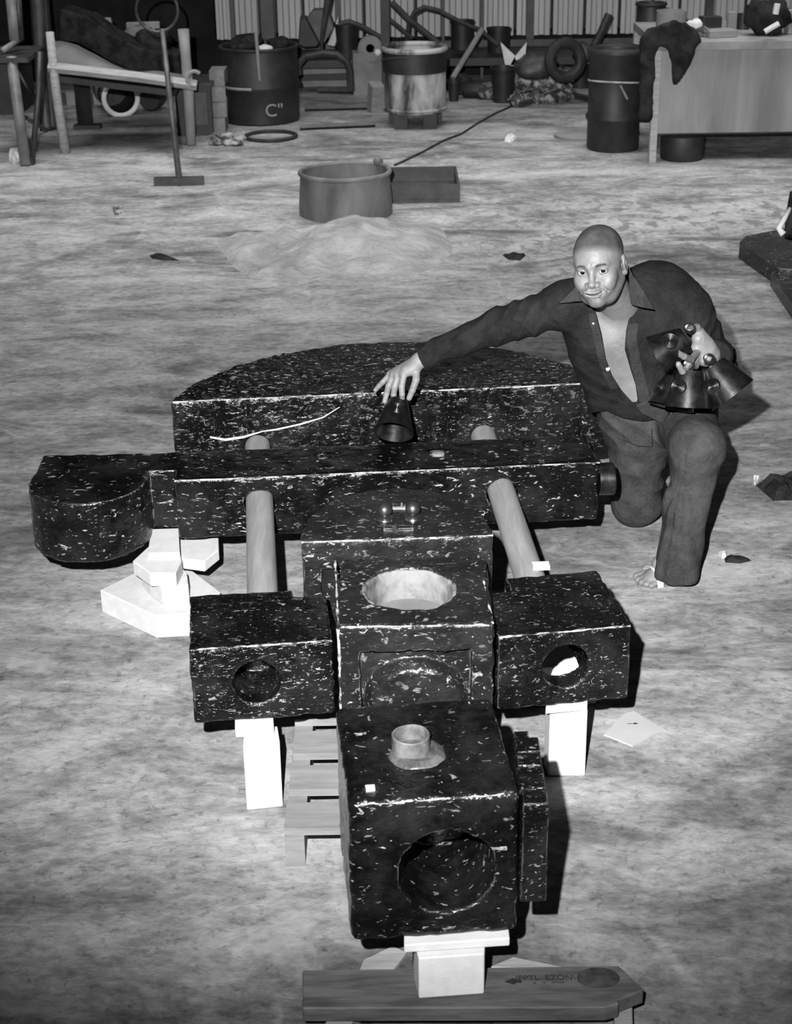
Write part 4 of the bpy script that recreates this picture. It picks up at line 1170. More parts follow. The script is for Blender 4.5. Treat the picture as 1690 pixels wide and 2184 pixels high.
tag(auto(mk('tyre', ring(at(1206, 128, Y=12.8) + [0, 0, 0], .13, .045, 28, 10, axis=(0.3, -1, 0.1)), RUBBER)), 'small dark tyre leaning behind the rubble', 'tyre')
gr = []
for k in range(26):
    px = rs.uniform(452, 520); py = rs.uniform(284, 312)
    P = at(px, py, 0); r = rs.uniform(.012, .035); b_ = ball((0, 0, 0), 1, 6, 4)
    gr.append((b_[0] * r * np.array([1.3, 1, .7]) * (1 + .3 * vnoise(b_[0], 2, k))[:, None] + P + [0, 0, r * .5], b_[1]))
tag(mk('gravel', join(*gr), ROCK), 'loose gravel scattered on the floor in front of the grey bricks', 'gravel', kind='stuff')

# ------------------------------------------------------------------ left side: trestle, bench, hoop stand
tl = thing('steel_trestle', 'tall splayed steel trestle at the left edge', 'trestle', at(60, 350, 0))
f0 = at(55, 352, 0.0); ft = at(20, -20, Y=f0[1] + .25)
LGT = mottled('bright_worn_steel', .10, .22, 6, .5, .5, .2, .002)
mk('leg', tube([at(55, 352, 0.004), at(30, 170, Y=f0[1] + .1), at(24, 122, Y=f0[1] + .15)], .038, 8), LGT, tl, smooth=True)
mk('leg', tube([at(68, 350, 0.004), at(82, 200, Y=f0[1] + .15), at(85, 110, Y=f0[1] + .2)], .020, 8), STEEL, tl, smooth=True)
mk('leg', tube([at(100, 278, 0.004), at(88, 150, Y=f0[1] + 1.7), at(80, -20, Y=f0[1] + 1.6)], .05, 8), STEEL, tl, smooth=True)
mk('leg', tube([at(112, 276, 0.004), at(103, 130, Y=f0[1] + 1.8), at(90, -20, Y=f0[1] + 1.8)], .045, 8), DRUMDK, tl, smooth=True)
mk('upright', tube([at(32, 85, Y=f0[1] + .3), at(22, -30, Y=f0[1] + .3)], .04, 8), LGT, tl, smooth=True)
mk('upright', tube([at(44, 85, Y=f0[1] + .3), at(36, -30, Y=f0[1] + .3)], .025, 8), STEEL, tl, smooth=True)
mk('brace', tube([at(0, 218, Y=f0[1] + .5), at(100, 278, Y=f0[1] + 1.2)], .014, 6), LGT, tl, smooth=True)
mk('brace', tube([at(32, 140, Y=f0[1] + .2), at(70, 210, Y=f0[1] + .9)], .010, 6), LGT, tl, smooth=True)
mk('brace', tube([at(5, 108, Y=f0[1] + .3), at(45, 82, Y=f0[1] + .5)], .02, 6), LGT, tl, smooth=True)
c_ = at(-30, 116, Y=f0[1] + .3); d_ = at(72, 116, Y=f0[1] + .3)
mk('top_plate', box(c_[0], d_[0], f0[1] + .1, f0[1] + .7, c_[2] - .03, c_[2]), STEEL, tl)
mk('pan_box', box(c_[0], at(28, 150, Y=f0[1] + .3)[0], f0[1] + .4, f0[1] + .9, c_[2] - .42, c_[2] - .031), DRUMDK, tl)
mk('foot_block', box(at(48, 352, 0)[0], at(72, 352, 0)[0], f0[1] - .02, f0[1] + .06, 0, .05), DRUMDK, tl)

lb = thing('low_bench', 'low wooden bench with a humped tarpaulin at the upper left', 'bench', at(250, 290, 0))
g0 = at(140, 327, 0.0); Yb = g0[1]
def tp_(x, y, o=0.0): return at(x, y, Y=Yb + o)
A = tp_(103, 143); B = tp_(420, 182)
mk('top_rail', tube([A, tp_(170, 150), tp_(300, 165), B], .035, 4), WOODP, lb)
zc = A[2]
B2 = tp_(368, 176)
mk('bench_board', join((np.array([A + [0, .04, -.06], B2 + [0, .04, -.06], B2 + [0, .68, -.06], A + [0, .68, -.06], A + [0, .04, -.10], B2 + [0, .04, -.10], B2 + [0, .68, -.10], A + [0, .68, -.10]]), [(0, 1, 2, 3), (7, 6, 5, 4), (0, 4, 5, 1), (1, 5, 6, 2), (2, 6, 7, 3), (3, 7, 4, 0)])), DRUMDK, lb)
mk('leg', tube([at(140, 327, 0.0), tp_(120, 200, .0), tp_(106, 68, .0)], [.036, .033, .028], 8), WOODP, lb, smooth=True)
mk('leg', join(tube([at(183, 268, 0.02), tp_(172, 160, .9)], .06, 4), rbox(at(187, 270, .015), .2, .1, .03)), DRUMDK, lb)
mk('leg', tube([at(408, 310, 0.0), tp_(402, 200, .3), tp_(396, 120, .3), tp_(391, 62, .3)], [.034, .04, .036, .04], 8), PALE, lb, smooth=True, label='crooked pale stick leg')
mk('clamp_hook', auto and ring(tp_(415, 168, -.02), .05, .014, 20, 6, axis=(0, 1, 0), a0=-1.6, a1=2.4), PALE, lb)
tarp = thing('tarpaulin', 'pale canvas tarpaulin humped over the low bench', 'tarpaulin', tp_(200, 140, .3))
def hump():
    nx, ny = 26, 12
    V = []; F = []
    prof = [(108, 88), (135, 88), (165, 96), (200, 115), (240, 138), (280, 153), (330, 152), (400, 160)]
    for j in range(ny):
        v = j / (ny - 1)
        for i in range(nx):
            x = 108 + (400 - 108) * i / (nx - 1)
            yt = np.interp(x, [p[0] for p in prof], [p[1] for p in prof])
            yb_ = 143 + (x - 103) * .123
            s = math.sin(min(1.0, v * 1.15) * math.pi / 2)
            P = tp_(x, yb_ + (yt - yb_) * s, .05 + .55 * v * v)
            V.append(P)
    for j in range(ny - 1):
        for i in range(nx - 1): F.append((j * nx + i, j * nx + i + 1, (j + 1) * nx + i + 1, (j + 1) * nx + i))
    return rough((np.array(V), F), .012, 7)
mk('canvas_fold', hump(), TARP, tarp, smooth=True)
dk = sheetpx([(128, 20), (190, 38), (240, 75), (300, 105), (380, 118), (385, 158), (330, 150), (280, 150), (240, 134), (200, 110), (165, 92), (128, 86)], Yb + .75, .35, CLOTHD, 'dark_blanket', 'dark blanket slumped behind the canvas tarpaulin', 'blanket')
sheetpx([(165, 40), (236, 38), (245, 80), (225, 74), (200, 58)], Yb + 1.3, .04, PALE, 'leaning_board', 'pale triangular board showing above the dark blanket', 'board')
sheetpx([(268, 48), (340, 46), (345, 164), (280, 164)], Yb + 1.4, .04, PALE, 'leaning_board', 'grey board behind the hoop stand pole', 'board')
lump('rag', tp_(292, 78, 1.2), (.13, .1, .08), TARP, 'grey crumpled rag on the blanket left of the hoop stand', 'rag', 61)
lump('rag', tp_(325, 95, 1.0), (.12, .1, .12), CLOTHD, 'dark crumpled rag hanging behind the hoop stand pole', 'rag', 62)
# pale floor strips far under the bench
P = at(150, 235, 0)
tag(mk('pale_plank', rbox((P[0] - .1, P[1] + .3, .05), 1.5, .12, .10, 0), PALE), 'pale plank on the floor far under the low bench', 'plank')
# box right of the bench
q1 = at(372, 302, 0); q2 = at(448, 302, 0); zt2 = at(410, 195, Y=q1[1])[2]
cb = thing('steel_box', 'dark upright steel box at the right end of the low bench', 'box', ((q1[0] + q2[0]) / 2, q1[1] + .35, 0))
mk('body', box(q1[0], q2[0], q1[1] + .21, q1[1] + .57, 0, zt2), DRUMDK, cb)
mk('lid', box(q1[0] - .02, q2[0] + .02, q1[1] + .19, q1[1] + .59, zt2 + .001, zt2 + .03), DRUMDK, cb)
mk('door_panel', box(q1[0] + .1, q2[0] - .03, q1[1] + .195, q1[1] + .2095, .08, zt2 - .04), STEEL, cb)
# hoop stand
hs = thing('hoop_stand', 'thin T-footed stand with a wire hoop on top, left of the large drum', 'stand', at(382, 384, 0))
hY = at(382, 380, 0)[1]
mk('base_bar', rbox(at(382, 386, 0.025), .30 * 1.05, .05, .05, 0.02), STEEL, hs)
mk('pole', tube([at(382, 380, 0.05), at(346, 62, Y=hY + .1)], [.020, .016], 8), mottled('worn_pole', .03, .09, 8, .5, .5, .1, .001), hs, smooth=True)
hc_ = at(335, 22, Y=hY + .12)
auto(mk('hoop', ring(hc_, 44 * mpp(hc_), .009, 40, 6, axis=(0.1, -1, 0.2)), STEEL, hs))

# ================================================================== THE KNEELING MAN
def J(px, py, Y): return at(px, py, Y=Y)
man = thing('person', 'bald man kneeling in an open dark shirt, reaching over the slab, metal cones in hand', 'person', at(1400, 1150, 0.0))

# head frame
HO = J(1279, 566, 4.42)
vv_ = nrm(HO - CC); rr0 = nrm(CR - vv_ * (CR @ vv_)); uu0 = np.cross(rr0, vv_)
ro = math.radians(5.5); ya = math.radians(16); pi_ = math.radians(12)
X1 = rr0 * math.cos(ro) + uu0 * math.sin(ro); Z1 = uu0 * math.cos(ro) - rr0 * math.sin(ro); Y1 = vv_
Y2 = Y1 * math.cos(ya) + X1 * math.sin(ya); X2 = X1 * math.cos(ya) - Y1 * math.sin(ya)
Y3 = Y2 * math.cos(pi_) + Z1 * math.sin(pi_); Z3 = Z1 * math.cos(pi_) - Y2 * math.sin(pi_)
HM = np.stack([X2, Y3, Z3], 1).astype(np.float32)      # local -> world columns
HS = 0.965
def hw_(p): return HO + HM @ (np.array(p) * 0.001 * HS)

def f_head(P):
    q = ((P - HO.astype(np.float32)) @ HM) * (1000.0 / HS)
    x = q[..., 0]; y = q[..., 1]; z = q[..., 2]
    ax = np.abs(x)
    S = np.stack([ax, y, z], -1)            # mirrored space
    d = s_ell(q, (0, 14, 40), (71, 94, 76))
    d = smin(d, s_ell(q, (0, -30, 18), (60, 60, 58)), 30)      # forehead
    d = smin(d, s_ell(q, (0, -24, -36), (63, 60, 64)), 22)     # face mass
    d = smin(d, s_ell(q, (0, -38, -72), (46, 47, 36)), 22)     # jaw
    d = smin(d, s_cone(S, (50, 6, -44), (32, -44, -80), 18, 15), 32)
    d = smin(d, s_ell(q, (0, -78, -93), (22, 15, 15)), 18)     # chin
    d = smin(d, s_cone(S, (8, -87, 17), (38, -72, 18), 9, 9), 12)   # brow
    d = smin(d, s_ell(S, (44, -60, -24), (19, 19, 16)), 22)    # cheek bone
    d = smin(d, s_ell(S, (36, -71, -42), (20, 16, 18)), 20)    # smiling cheek
    d = smax(d, -s_ell(S, (31, -98, 2), (17, 16, 11)), 12)     # sockets
    d = smin(d, s_ell(S, (31, -74, 0), (15, 14.6, 13)), 2.5)   # lids
    # eye slit
    slit = s_ell(S, (31, -88, -0.6), (13.5, 14, 4.1))
    d = smax(d, -slit, 0.8)
    # nose
    d = smin(d, s_cone(q, (0, -86, 10), (0, -101, -30), 7.5, 9.5), 9)
    d = smin(d, s_ell(q, (0, -105, -33), (11, 11, 9.2)), 6)
    d = smin(d, s_ell(S, (15.5, -94, -37), (9.5, 11, 8.5)), 5)
    d = smax(d, -s_ell(S, (8, -101, -45.5), (4.5, 5.5, 4)), 2)
    # muzzle and lips, smiling
    d = smin(d, s_ell(q, (0, -79, -62), (36, 21, 22)), 16)
    zc_ = (ax / 27.0) ** 2 * 9.5
    q2 = np.stack([x, y + (ax / 27.0) ** 2 * 13.0, z - zc_], -1)
    d = smin(d, s_ell(q2, (0, -95.0, -58.5), (29, 5.0, 4.2)), 8)
    d = smin(d, s_ell(q2, (0, -94.0, -69.5), (25, 6.4, 6.4)), 8)
    d = smax(d, -s_ell(q2, (0, -101, -63.6), (26, 9.5, 1.7)), 1.5)
    # folds beside nose and mouth
    d = smax(d, -s_cone(S, (21, -97, -38), (40, -82, -60), 3.2, 2.4), 7)
    d = smax(d, -s_cone(S, (12, -94, -80), (-12, -94, -80), 2.5, 2.5), 7)
    d = smax(d, -s_cone(S, (17, -92, -9), (40, -82, -12), 1.2, 1.0), 3)
    # neck
    nb = (J(1322, 655, 4.58) - HO) @ HM * (1000 / HS)
    d = smin(d, s_cone(q, (0, 22, -42), tuple(nb), 55, 62), 14)
    # ears
    e = s_ell(S, (74, 10, -6), (6.5, 17, 30))
    e = smax(e, -s_ell(S, (83, 8, -4), (7, 10.5, 20)), 3)
    e = smin(e, s_ell(S, (77, 8, -2), (5, 4, 11)), 3)
    e = smin(e, s_ell(S, (75, 4, -27), (6, 9, 9)), 4)
    d = smin(d, e, 4)
    return d * (0.001 * HS)

# torso joints
pel = J(1410, 885, 4.80); hipR = J(1358, 885, 4.78); hipL = J(1452, 880, 4.78)
kneR = np.array([at(1356, 1070, 0.075)[0], at(1356, 1075, 0.075)[1], 0.078]); ankR = np.array([kneR[0] + .03, kneR[1] + .40, 0.06])
kneL = J(1488, 955, 4.42); ankL = at(1442, 1192, 0.10)
shR = J(1208, 650, 4.56); elR = J(1065, 697, 4.63); wrR = J(900, 768, 4.70)
shL = J(1466, 668, 4.64); elL = J(1530, 778, 4.73); wrL = J(1516, 760, 4.47)

def f_torso(P, o=0.0):
    d = s_cone(P, J(1300, 700, 4.63), J(1345, 800, 4.71), .105 + o, .10 + o)
    d = smin(d, s_cone(P, J(1395, 690, 4.68), J(1405, 820, 4.76), .125 + o, .115 + o), .06)
    d = smin(d, s_cone(P, J(1300, 650, 4.62), J(1400, 645, 4.72), .075 + o, .098 + o), .06)
    d = smin(d, s_cone(P, J(1240, 665, 4.60), J(1305, 850, 4.74), .06 + o, .07 + o), .05)
    d = smin(d, s_cone(P, J(1370, 820, 4.73), J(1390, 880, 4.78), .113 + o, .115 + o), .05)
    d = smin(d, s_cone(P, shR, J(1290, 640, 4.62), .060 + o, .07 + o), .04)
    d = smin(d, s_cone(P, shL, J(1400, 640, 4.70), .072 + o, .10 + o), .05)
    return d
def f_armR(P, o=0.0):
    d = s_cone(P, shR, elR, .048 + o, .041 + o)
    return smin(d, s_cone(P, elR, wrR, .041 + o, .027 + o), .02)
def f_armL(P, o=0.0):
    d = s_cone(P, shL, elL, .055 + o, .046 + o)
    return smin(d, s_cone(P, elL, wrL, .046 + o, .029 + o), .02)
def f_legs(P, o=0.0):
    d = s_cone(P, hipR, kneR, .080 + o, .062 + o)
    d = smin(d, s_cone(P, kneR, ankR, .058 + o, .045 + o), .025)
    e = s_cone(P, hipL, kneL, .085 + o, .064 + o)
    e = smin(e, s_cone(P, kneL, ankL, .058 + o, .036 + o), .025)
    p = s_cone(P, hipR, hipL, .095 + o, .095 + o)
    p = smin(p, s_cone(P, pel, J(1390, 850, 4.78), .10 + o, .10 + o), .04)
    return np.minimum(smin(d, p, .04), smin(e, p, .04))

# hands
def finger(P, pts, r0, r1):
    d = None
    n = len(pts) - 1
    for i in range(n):
        a = r0 + (r1 - r0) * i / n; b = r0 + (r1 - r0) * (i + 1) / n
        c = s_cone(P, pts[i], pts[i + 1], a, b)
        d = c if d is None else smin(d, c, 0.003)
    return d
def hp(px, py, Y): return J(px, py, Y)
def f_handR(P):
    k = [hp(833, 798, 4.735), hp(840, 800, 4.715), hp(850, 800, 4.70), hp(862, 798, 4.685)]
    w0 = J(896, 768, 4.70)
    d = s_cone(P, J(910, 762, 4.70), w0, .0255, .026)
    for i, kk in enumerate(k):
        d = smin(d, s_cone(P, w0 + (kk - w0) * .12 + (k[i] - k[1]) * .3, kk, .0165, .0125), .012)
    d = smin(d, s_cone(P, J(884, 790, 4.69), J(868, 790, 4.69), .019, .012), .012)
    F_ = [([k[0], hp(817, 815, 4.735), hp(809, 823, 4.72), hp(801, 832, 4.705)], .0094, .0072),
          ([k[1], hp(829, 824, 4.71), hp(825, 840, 4.69), hp(821, 856, 4.675)], .0105, .0082),
          ([k[2], hp(842, 826, 4.69), hp(840, 842, 4.67), hp(842, 856, 4.675)], .0108, .0085),
          ([k[3], hp(857, 824, 4.665), hp(858, 841, 4.65), hp(858, 855, 4.66)], .0105, .0083),
          ([J(888, 786, 4.69), hp(888, 810, 4.665), hp(880, 833, 4.645), hp(873, 849, 4.645)], .0125, .0088)]
    for pts, a, b in F_:
        d = smin(d, finger(P, pts, a, b), .0035)
    return d
YL = 4.43
def f_handL(P):
    w0 = J(1516, 752, 4.47)
    d = s_cone(P, J(1526, 760, 4.50), w0, .027, .027)
    d = smin(d, s_cone(P, J(1506, 735, 4.455), J(1490, 722, 4.44), .022, .020), .015)
    d = smin(d, s_cone(P, J(1508, 752, 4.45), J(1486, 745, 4.44), .022, .018), .015)
    d = smin(d, s_cone(P, J(1506, 768, 4.44), J(1488, 768, 4.43), .020, .015), .012)
    d = smin(d, s_cone(P, J(1514, 740, 4.46), J(1492, 706, 4.45), .018, .014), .014)
    F_ = [([J(1492, 708, 4.45), J(1486, 698, 4.435), J(1478, 697, 4.42), J(1471.5, 700, 4.39)], .0125, .0088),   # thumb
          ([J(1487, 752, 4.43), J(1474, 767, 4.345), J(1459, 760, 4.295), J(1445, 752, 4.275)], .0108, .0088),    # fore finger
          ([J(1488, 762, 4.43), J(1472, 784, 4.37), J(1456, 792, 4.325), J(1447.5, 777, 4.31)], .0108, .0088),
          ([J(1490, 772, 4.43), J(1484, 780, 4.40), J(1476, 779, 4.37), J(1468.5, 777, 4.345)], .0105, .0086),
          ([J(1506, 772, 4.43), J(1512, 772, 4.40), J(1513, 768, 4.375), J(1512.5, 765, 4.355)], .0100, .0082)]
    for pts, a, b in F_:
        d = smin(d, finger(P, pts, a, b), .004)
    d = smax(d, -s_cone(P, J(1500, 722, 4.42), J(1497, 750, 4.415), .0035, .003), .006)
    return d
# left foot in its sandal
hl = at(1452, 1208, 0.045); tb = at(1396, 1228, 0.03)
fd = nrm((tb - hl) * np.array([1, 1, 0])); fs = np.array([-fd[1], fd[0], 0])
def f_foot(P):
    d = s_cone(P, hl + fd * .0, tb - fd * .03, .036, .024)
    d = smin(d, s_cone(P, hl + [0, 0, .06], hl + fd * .07 + [0, 0, .02], .034, .028), .03)
    d = smin(d, s_ell((P - (tb + [0, 0, -.004]).astype(np.float32)) @ np.stack([fd, fs, np.array([0, 0, 1.])], 1).astype(np.float32), (-0.02, 0, 0), (.055, .042, .024)), .02)
    offs = [(-.034, .026, .0135), (-.014, .034, .0105), (.003, .032, .010), (.018, .026, .0095), (.032, .016, .0088)]
    for s, f, r in offs:
        b = tb + fs * s + fd * .005 + [0, 0, -.006]
        t_ = tb + fs * s * 1.06 + fd * (.012 + f) + np.array([0, 0, -.013])
        d = smin(d, s_cone(P, b, t_, r, r * 1.05), .005)
    return d
# opening of the shirt, seen as a slanting vee down the chest
def poly_sd(pts):
    pts = np.array(pts, np.float32)
    def f(P):
        q = P - CC.astype(np.float32)
        wd = q @ CF.astype(np.float32)
        px = 845 + FPX * (q @ CR.astype(np.float32)) / wd; py = 1092 - FPX * (q @ CU.astype(np.float32)) / wd
        d = np.full(px.shape, 1e9, np.float32); s = np.ones(px.shape, np.float32)
        n = len(pts)
        for i in range(n):
            a = pts[i]; b = pts[i - 1]
            e = b - a; wx = px - a[0]; wy = py - a[1]
            t = np.clip((wx * e[0] + wy * e[1]) / (e @ e), 0, 1)
            d = np.minimum(d, (wx - e[0] * t) ** 2 + (wy - e[1] * t) ** 2)
            c1 = py >= a[1]; c2 = py < b[1]; c3 = e[0] * wy > e[1] * wx
            fl = (c1 & c2 & c3) | (~c1 & ~c2 & ~c3)
            s = np.where(fl, -s, s)
        return s * np.sqrt(d) * 0.00137
    return f
vee = poly_sd([(1262, 640), (1272, 668), (1284, 712), (1293, 765), (1306, 800), (1326, 832), (1350, 858), (1361, 856), (1356, 820), (1346, 790), (1333, 745), (1336, 705), (1344, 670), (1348, 600), (1300, 560)])
hem = poly_sd([(700, 500), (1650, 500), (1650, 800), (1470, 870), (1418, 893), (1372, 899), (1330, 893), (1294, 876), (1150, 900), (700, 1000)])
def f_body(P):
    d = smin(f_head(P), f_torso(P, -0.004) + .03 * np.clip((hem(P) + .02) / .02, 0, 1), 0.018)
    d = smin(d, f_armR(P, -.004), .02); d = smin(d, f_armL(P, -.004), .02)
    d = smin(d, f_legs(P, -.006), .02)
    return d
def skin_mat():
    t = NT('skin')
    at_ = t.n.new('ShaderNodeAttribute'); at_.attribute_name = 'tone'
    n = t.noise(90, 4, 0.65)
    s = t.n.new('ShaderNodeSeparateColor'); t.l.new(at_.outputs['Color'], s.inputs[0])
    base = t.math('MULTIPLY_ADD', t.math('SUBTRACT', t.noise(24, 4), .5), .10, s.outputs[0])
    stub = t.ramp(t.noise(620, 2, .6), [(.40, .62), (.60, 1.15)])
    base = t.math('MULTIPLY', base, t.mix(s.outputs[1], 1.0, stub))
    t.bump(t.math('ADD', n, t.noise(30, 3, .6)), 0.4, 0.003)
    t.b.inputs['Subsurface Weight'].default_value = 0.0
    return t.out(base, 0.50, 0.34)
SKIN = skin_mat()
def tones(o, fn):
    me = o.data; n = len(me.vertices)
    co = np.empty(n * 3, np.float32); me.vertices.foreach_get('co', co)
    W_ = co.reshape(-1, 3) + ORG[o.name].astype(np.float32)
    c = fn(W_).astype(np.float32)
    a = me.color_attributes.new('tone', 'FLOAT_COLOR', 'POINT')
    a.data.foreach_set('color', c.ravel())
def tone_fn(P):
    q = ((P - HO.astype(np.float32)) @ HM) * (1000.0 / HS)
    x, y, z = q[:, 0], q[:, 1], q[:, 2]; ax = np.abs(x)
    hd = np.linalg.norm(q - np.array([0, 0, 0]), axis=1) < 150
    b = np.full(len(P), 0.135)
    spk = np.zeros(len(P))
    # shaved scalp is darker than the face
    sc = np.clip((z + .45 * (y + 60) - 46) / 26, 0, 1) * hd
    b = b * (1 - .62 * sc)
    # stubble beard: jaw, chin, moustache
    beard = np.clip((-z - 40 - 0.5 * np.clip(-y - 74, 0, 40) + np.clip(ax - 30, 0, 60) * 1.1) / 18, 0, 1) * np.clip((44 - y) / 30, 0, 1) * (z < 6) * np.clip((ax - 22 + np.clip(-z - 74, 0, 20) * 2.5) / 12, 0, 1) * hd
    mo = np.exp(-((z + 51) / 4.5) ** 2) * (ax < 34) * (y < -80)
    beard = np.maximum(beard, mo * .9)
    lips = (np.abs(z + 63 - (ax / 27) ** 2 * 9.5) < 10) & (ax < 26) & (y < -84)
    beard[lips & (np.abs(z + 64 - (ax / 27) ** 2 * 9.5) < 9)] *= .2
    spk = np.maximum(spk, beard)
    b = b * (1 - .22 * beard)
    # eyebrows
    br = np.exp(-((z - (17 + 4 * np.sin(np.clip((ax - 12) / 34, 0, 1) * 3.1))) / 3.6) ** 2) * np.clip((ax - 12) / 5, 0, 1) * np.clip((48 - ax) / 6, 0, 1) * (y < -60)
    b = b * (1 - .88 * br)
    # lids darker; shade between the lips painted as a dark line
    dl_ = np.sqrt(((ax - 31) / 16) ** 2 + (z / 8.5) ** 2)
    b = b * (1 - .35 * np.clip(1.3 - dl_, 0, 1) * (y < -70))
    ml = np.exp(-((z + 63.6 - (ax / 27) ** 2 * 9.5) / 1.7) ** 2) * (ax < 27) * (y < -84) * hd
    b = b * (1 - .9 * ml)
    # palms, toes, chest a little lighter; chest hair speckled
    ch = J(1318, 745, 4.56)
    hr_ = np.exp(-(np.linalg.norm((P - ch) * [1, .5, 1], axis=1) / .045) ** 2)
    spk = np.maximum(spk, np.clip(hr_ * 1.6, 0, 1) * ~hd)
    b[~hd] *= 1.15
    return np.stack([b, spk, np.zeros(len(P)), np.ones(len(P))], -1)
def bodypart(fn, lo, hi, h, rl=0):
    geo = surf(fn, lo, hi, h)
    return relax(geo, rl, .4) if rl else geo
def bb_(pts, m): 
    pts = np.array(pts); return pts.min(0) - m, pts.max(0) + m
g1 = bodypart(f_body, HO - [.14, .16, .15], HO + [.16, .20, .145], 0.0021)
lo, hi = bb_([J(1250, 640, 4.5), J(1400, 880, 4.9), J(1208, 650, 4.56)], .02)
lo[2] = J(1400, 880, 4.9)[2] - .03; hi[2] = HO[2] - .145
hi[0] += .12
g2 = bodypart(f_body, np.array([lo[0], 4.35, lo[2]]), np.array([hi[0], 5.0, hi[2]]), 0.0045)
g3 = bodypart(lambda P: np.minimum(f_handR(P), f_armR(P, -.004)), J(790, 870, 4.78) - [.0, .2, .0], J(925, 735, 4.60) + [.02, .2, .03], 0.0018, 1)
g4 = bodypart(lambda P: smin(f_handL(P), f_armL(P, -.004), .01), J(1420, 815, 4.45) - [0, .22, 0], J(1545, 690, 4.45) + [0, .12, 0], 0.0018, 1)
g5 = bodypart(lambda P: smin(f_foot(P), s_cone(P, kneL, ankL, .05, .036), .02), tb - [.11, .12, .03], tb + [.16, .25, .14], 0.0025, 1)
def body_low(P):
    return f_body(P)
lo, hi = bb_([hipR, hipL, kneR, kneL, ankR, ankL, shR, shL, elR, elL], .13)
g6 = bodypart(body_low, lo, np.array([hi[0], hi[1], HO[2] - .12]), 0.014)
def joinq(*gs):
    V = []; F = []; n = 0
    for v, f in gs: V.append(v); F.append(f + n); n += len(v)
    return np.concatenate(V), np.concatenate(F)
# keep the coarse copy only where the finer pieces do not cover it
def drop_in(geo, boxes):
    V, F = geo
    ins = np.zeros(len(V), bool)
    for lo, hi in boxes: ins |= np.all((V > np.array(lo)) & (V < np.array(hi)), 1)
    return V, F[~ins[F].all(1)]
body = mk('body', joinq(g1, g2, g3, g4, g5, drop_in(g6, [([1e3] * 3, [1e4] * 3)])), SKIN, man, smooth=True)
tones(body, tone_fn)
# eyes
for s in (-1, 1):
    c = hw_((31 * s, -74.5, -0.5)); look = nrm(CC - c)
    o = auto(mk('eye', join(lathe([(0, -.0128), (.006, -.0112), (.0105, -.0070), (.0128, 0), (.0118, .0050), (.0098, .0081), (.0064, .01105)], c, look, 28, cap=False)), mottled('eye_white', .26, .30, 5, .2, .6, 0, .001) if s < 0 else bpy.data.materials['eye_white'], man))
    auto(mk('iris', lathe([(.0066, .0108), (.0060, .0116), (.003, .0126), (0, .0129)], c, look, 24, cap=False), bpy.data.materials.get('iris') or NT('iris').out(0.004, .08, .8), o))
# --- shirt
def fold(P, c, ax, n, amp, seed, sharp=1.0):
    t = (P - np.array(c, np.float32)) @ np.array(nrm(ax), np.float32)
    return amp * np.sin(t * n + 3.0 * vnoise(P, 9, seed)) 
midp = J(1330, 760, 4.70)
vd = nrm(midp - CC).astype(np.float32)
def f_shirt(P):
    d = f_torso(P, .010)
    nz = vnoise(P, 11, 1)
    ar = smin(s_cone(P, shR, elR, .060, .053), s_cone(P, elR, J(922, 752, 4.69), .053, .0375), .02)
    axr = nrm(elR - shR).astype(np.float32)
    tr_ = (P - shR.astype(np.float32)) @ axr
    crossr = (P - shR.astype(np.float32)) @ np.array([0, 0, 1], np.float32)
    wr_ = np.clip(tr_ / .10, 0, 1)
    ph = tr_ * 58 + crossr * 60 + 2.6 * vnoise(P, 8, 5)
    ar = ar + wr_ * .0075 * np.abs(np.sin(ph)) ** .7 - wr_ * .005 - .0025 * vnoise(P, 22, 6)
    ar = smax(ar, (P - J(905, 764, 4.70).astype(np.float32)) @ nrm(wrR - elR).astype(np.float32), .002)
    d = smin(d, ar, .03)
    al = smin(s_cone(P, shL, elL, .070, .060), s_cone(P, elL, J(1528, 756, 4.52), .060, .046), .025)
    tl_ = (P - elL.astype(np.float32)) @ nrm(shL - elL).astype(np.float32)
    al = al + .0075 * np.abs(np.sin(tl_ * 52 + 2.6 * vnoise(P, 9, 7))) ** .7 - .005 - .003 * vnoise(P, 17, 8)
    al = smax(al, (P - J(1521, 760, 4.50).astype(np.float32)) @ nrm(wrL - elL).astype(np.float32), .002)
    d = smin(d, al, .03)
    # drag folds over the chest, running from the shoulders to the knot
    ax = (P - J(1365, 870, 4.6).astype(np.float32))
    ang = np.arctan2(ax[..., 0], ax[..., 2] + .0)
    rad = np.sqrt(ax[..., 0] ** 2 + ax[..., 2] ** 2)
    d = d + np.clip(rad * 4, 0, 1) * (.0085 * np.abs(np.sin(ang * 9 + 1.8 * vnoise(P, 6, 9))) ** .6 * (.4 + .6 * np.clip(vnoise(P, 5, 19) + .5, 0, 1)) - .005) - .004 * nz
    # gape of the cloth along the opening
    v = vee(P)
    front = (P - midp.astype(np.float32)) @ vd - .02
    cut = np.maximum(v, front)
    d = smax(d, -cut, .003)
    d = smax(d, hem(P), .004)
    # neck opening
    d = smax(d, -s_cone(P, J(1290, 600, 4.50), J(1322, 650, 4.585), .068, .060), .004)
    # sleeves end at the cuffs
    return d
def cloth_mat(name, lo, hi, weave=900):
    t = NT(name)
    c = t.ramp(t.math('MULTIPLY_ADD', t.noise(13, 6, .65), .7, t.math('MULTIPLY', t.noise(260, 2, .6), .3)), [(.38, lo), (.62, hi)])
    h = t.math('ADD', t.math('MULTIPLY', t.noise(30, 5, .6, .6), .8), t.math('MULTIPLY', t.noise(500, 1), .15))
    t.bump(h, .75, .012)
    t.b.inputs['Sheen Weight'].default_value = 0.0
    return t.out(c, .9, .1)
SHIRT = cloth_mat('dark_shirt_cloth', .007, .019)
JEAN = cloth_mat('worn_denim', .022, .052)
lo, hi = bb_([shR, elR, J(900, 768, 4.7), shL, elL, J(1300, 880, 4.7), J(1420, 560, 4.8), J(1400, 890, 4.8)], .09)
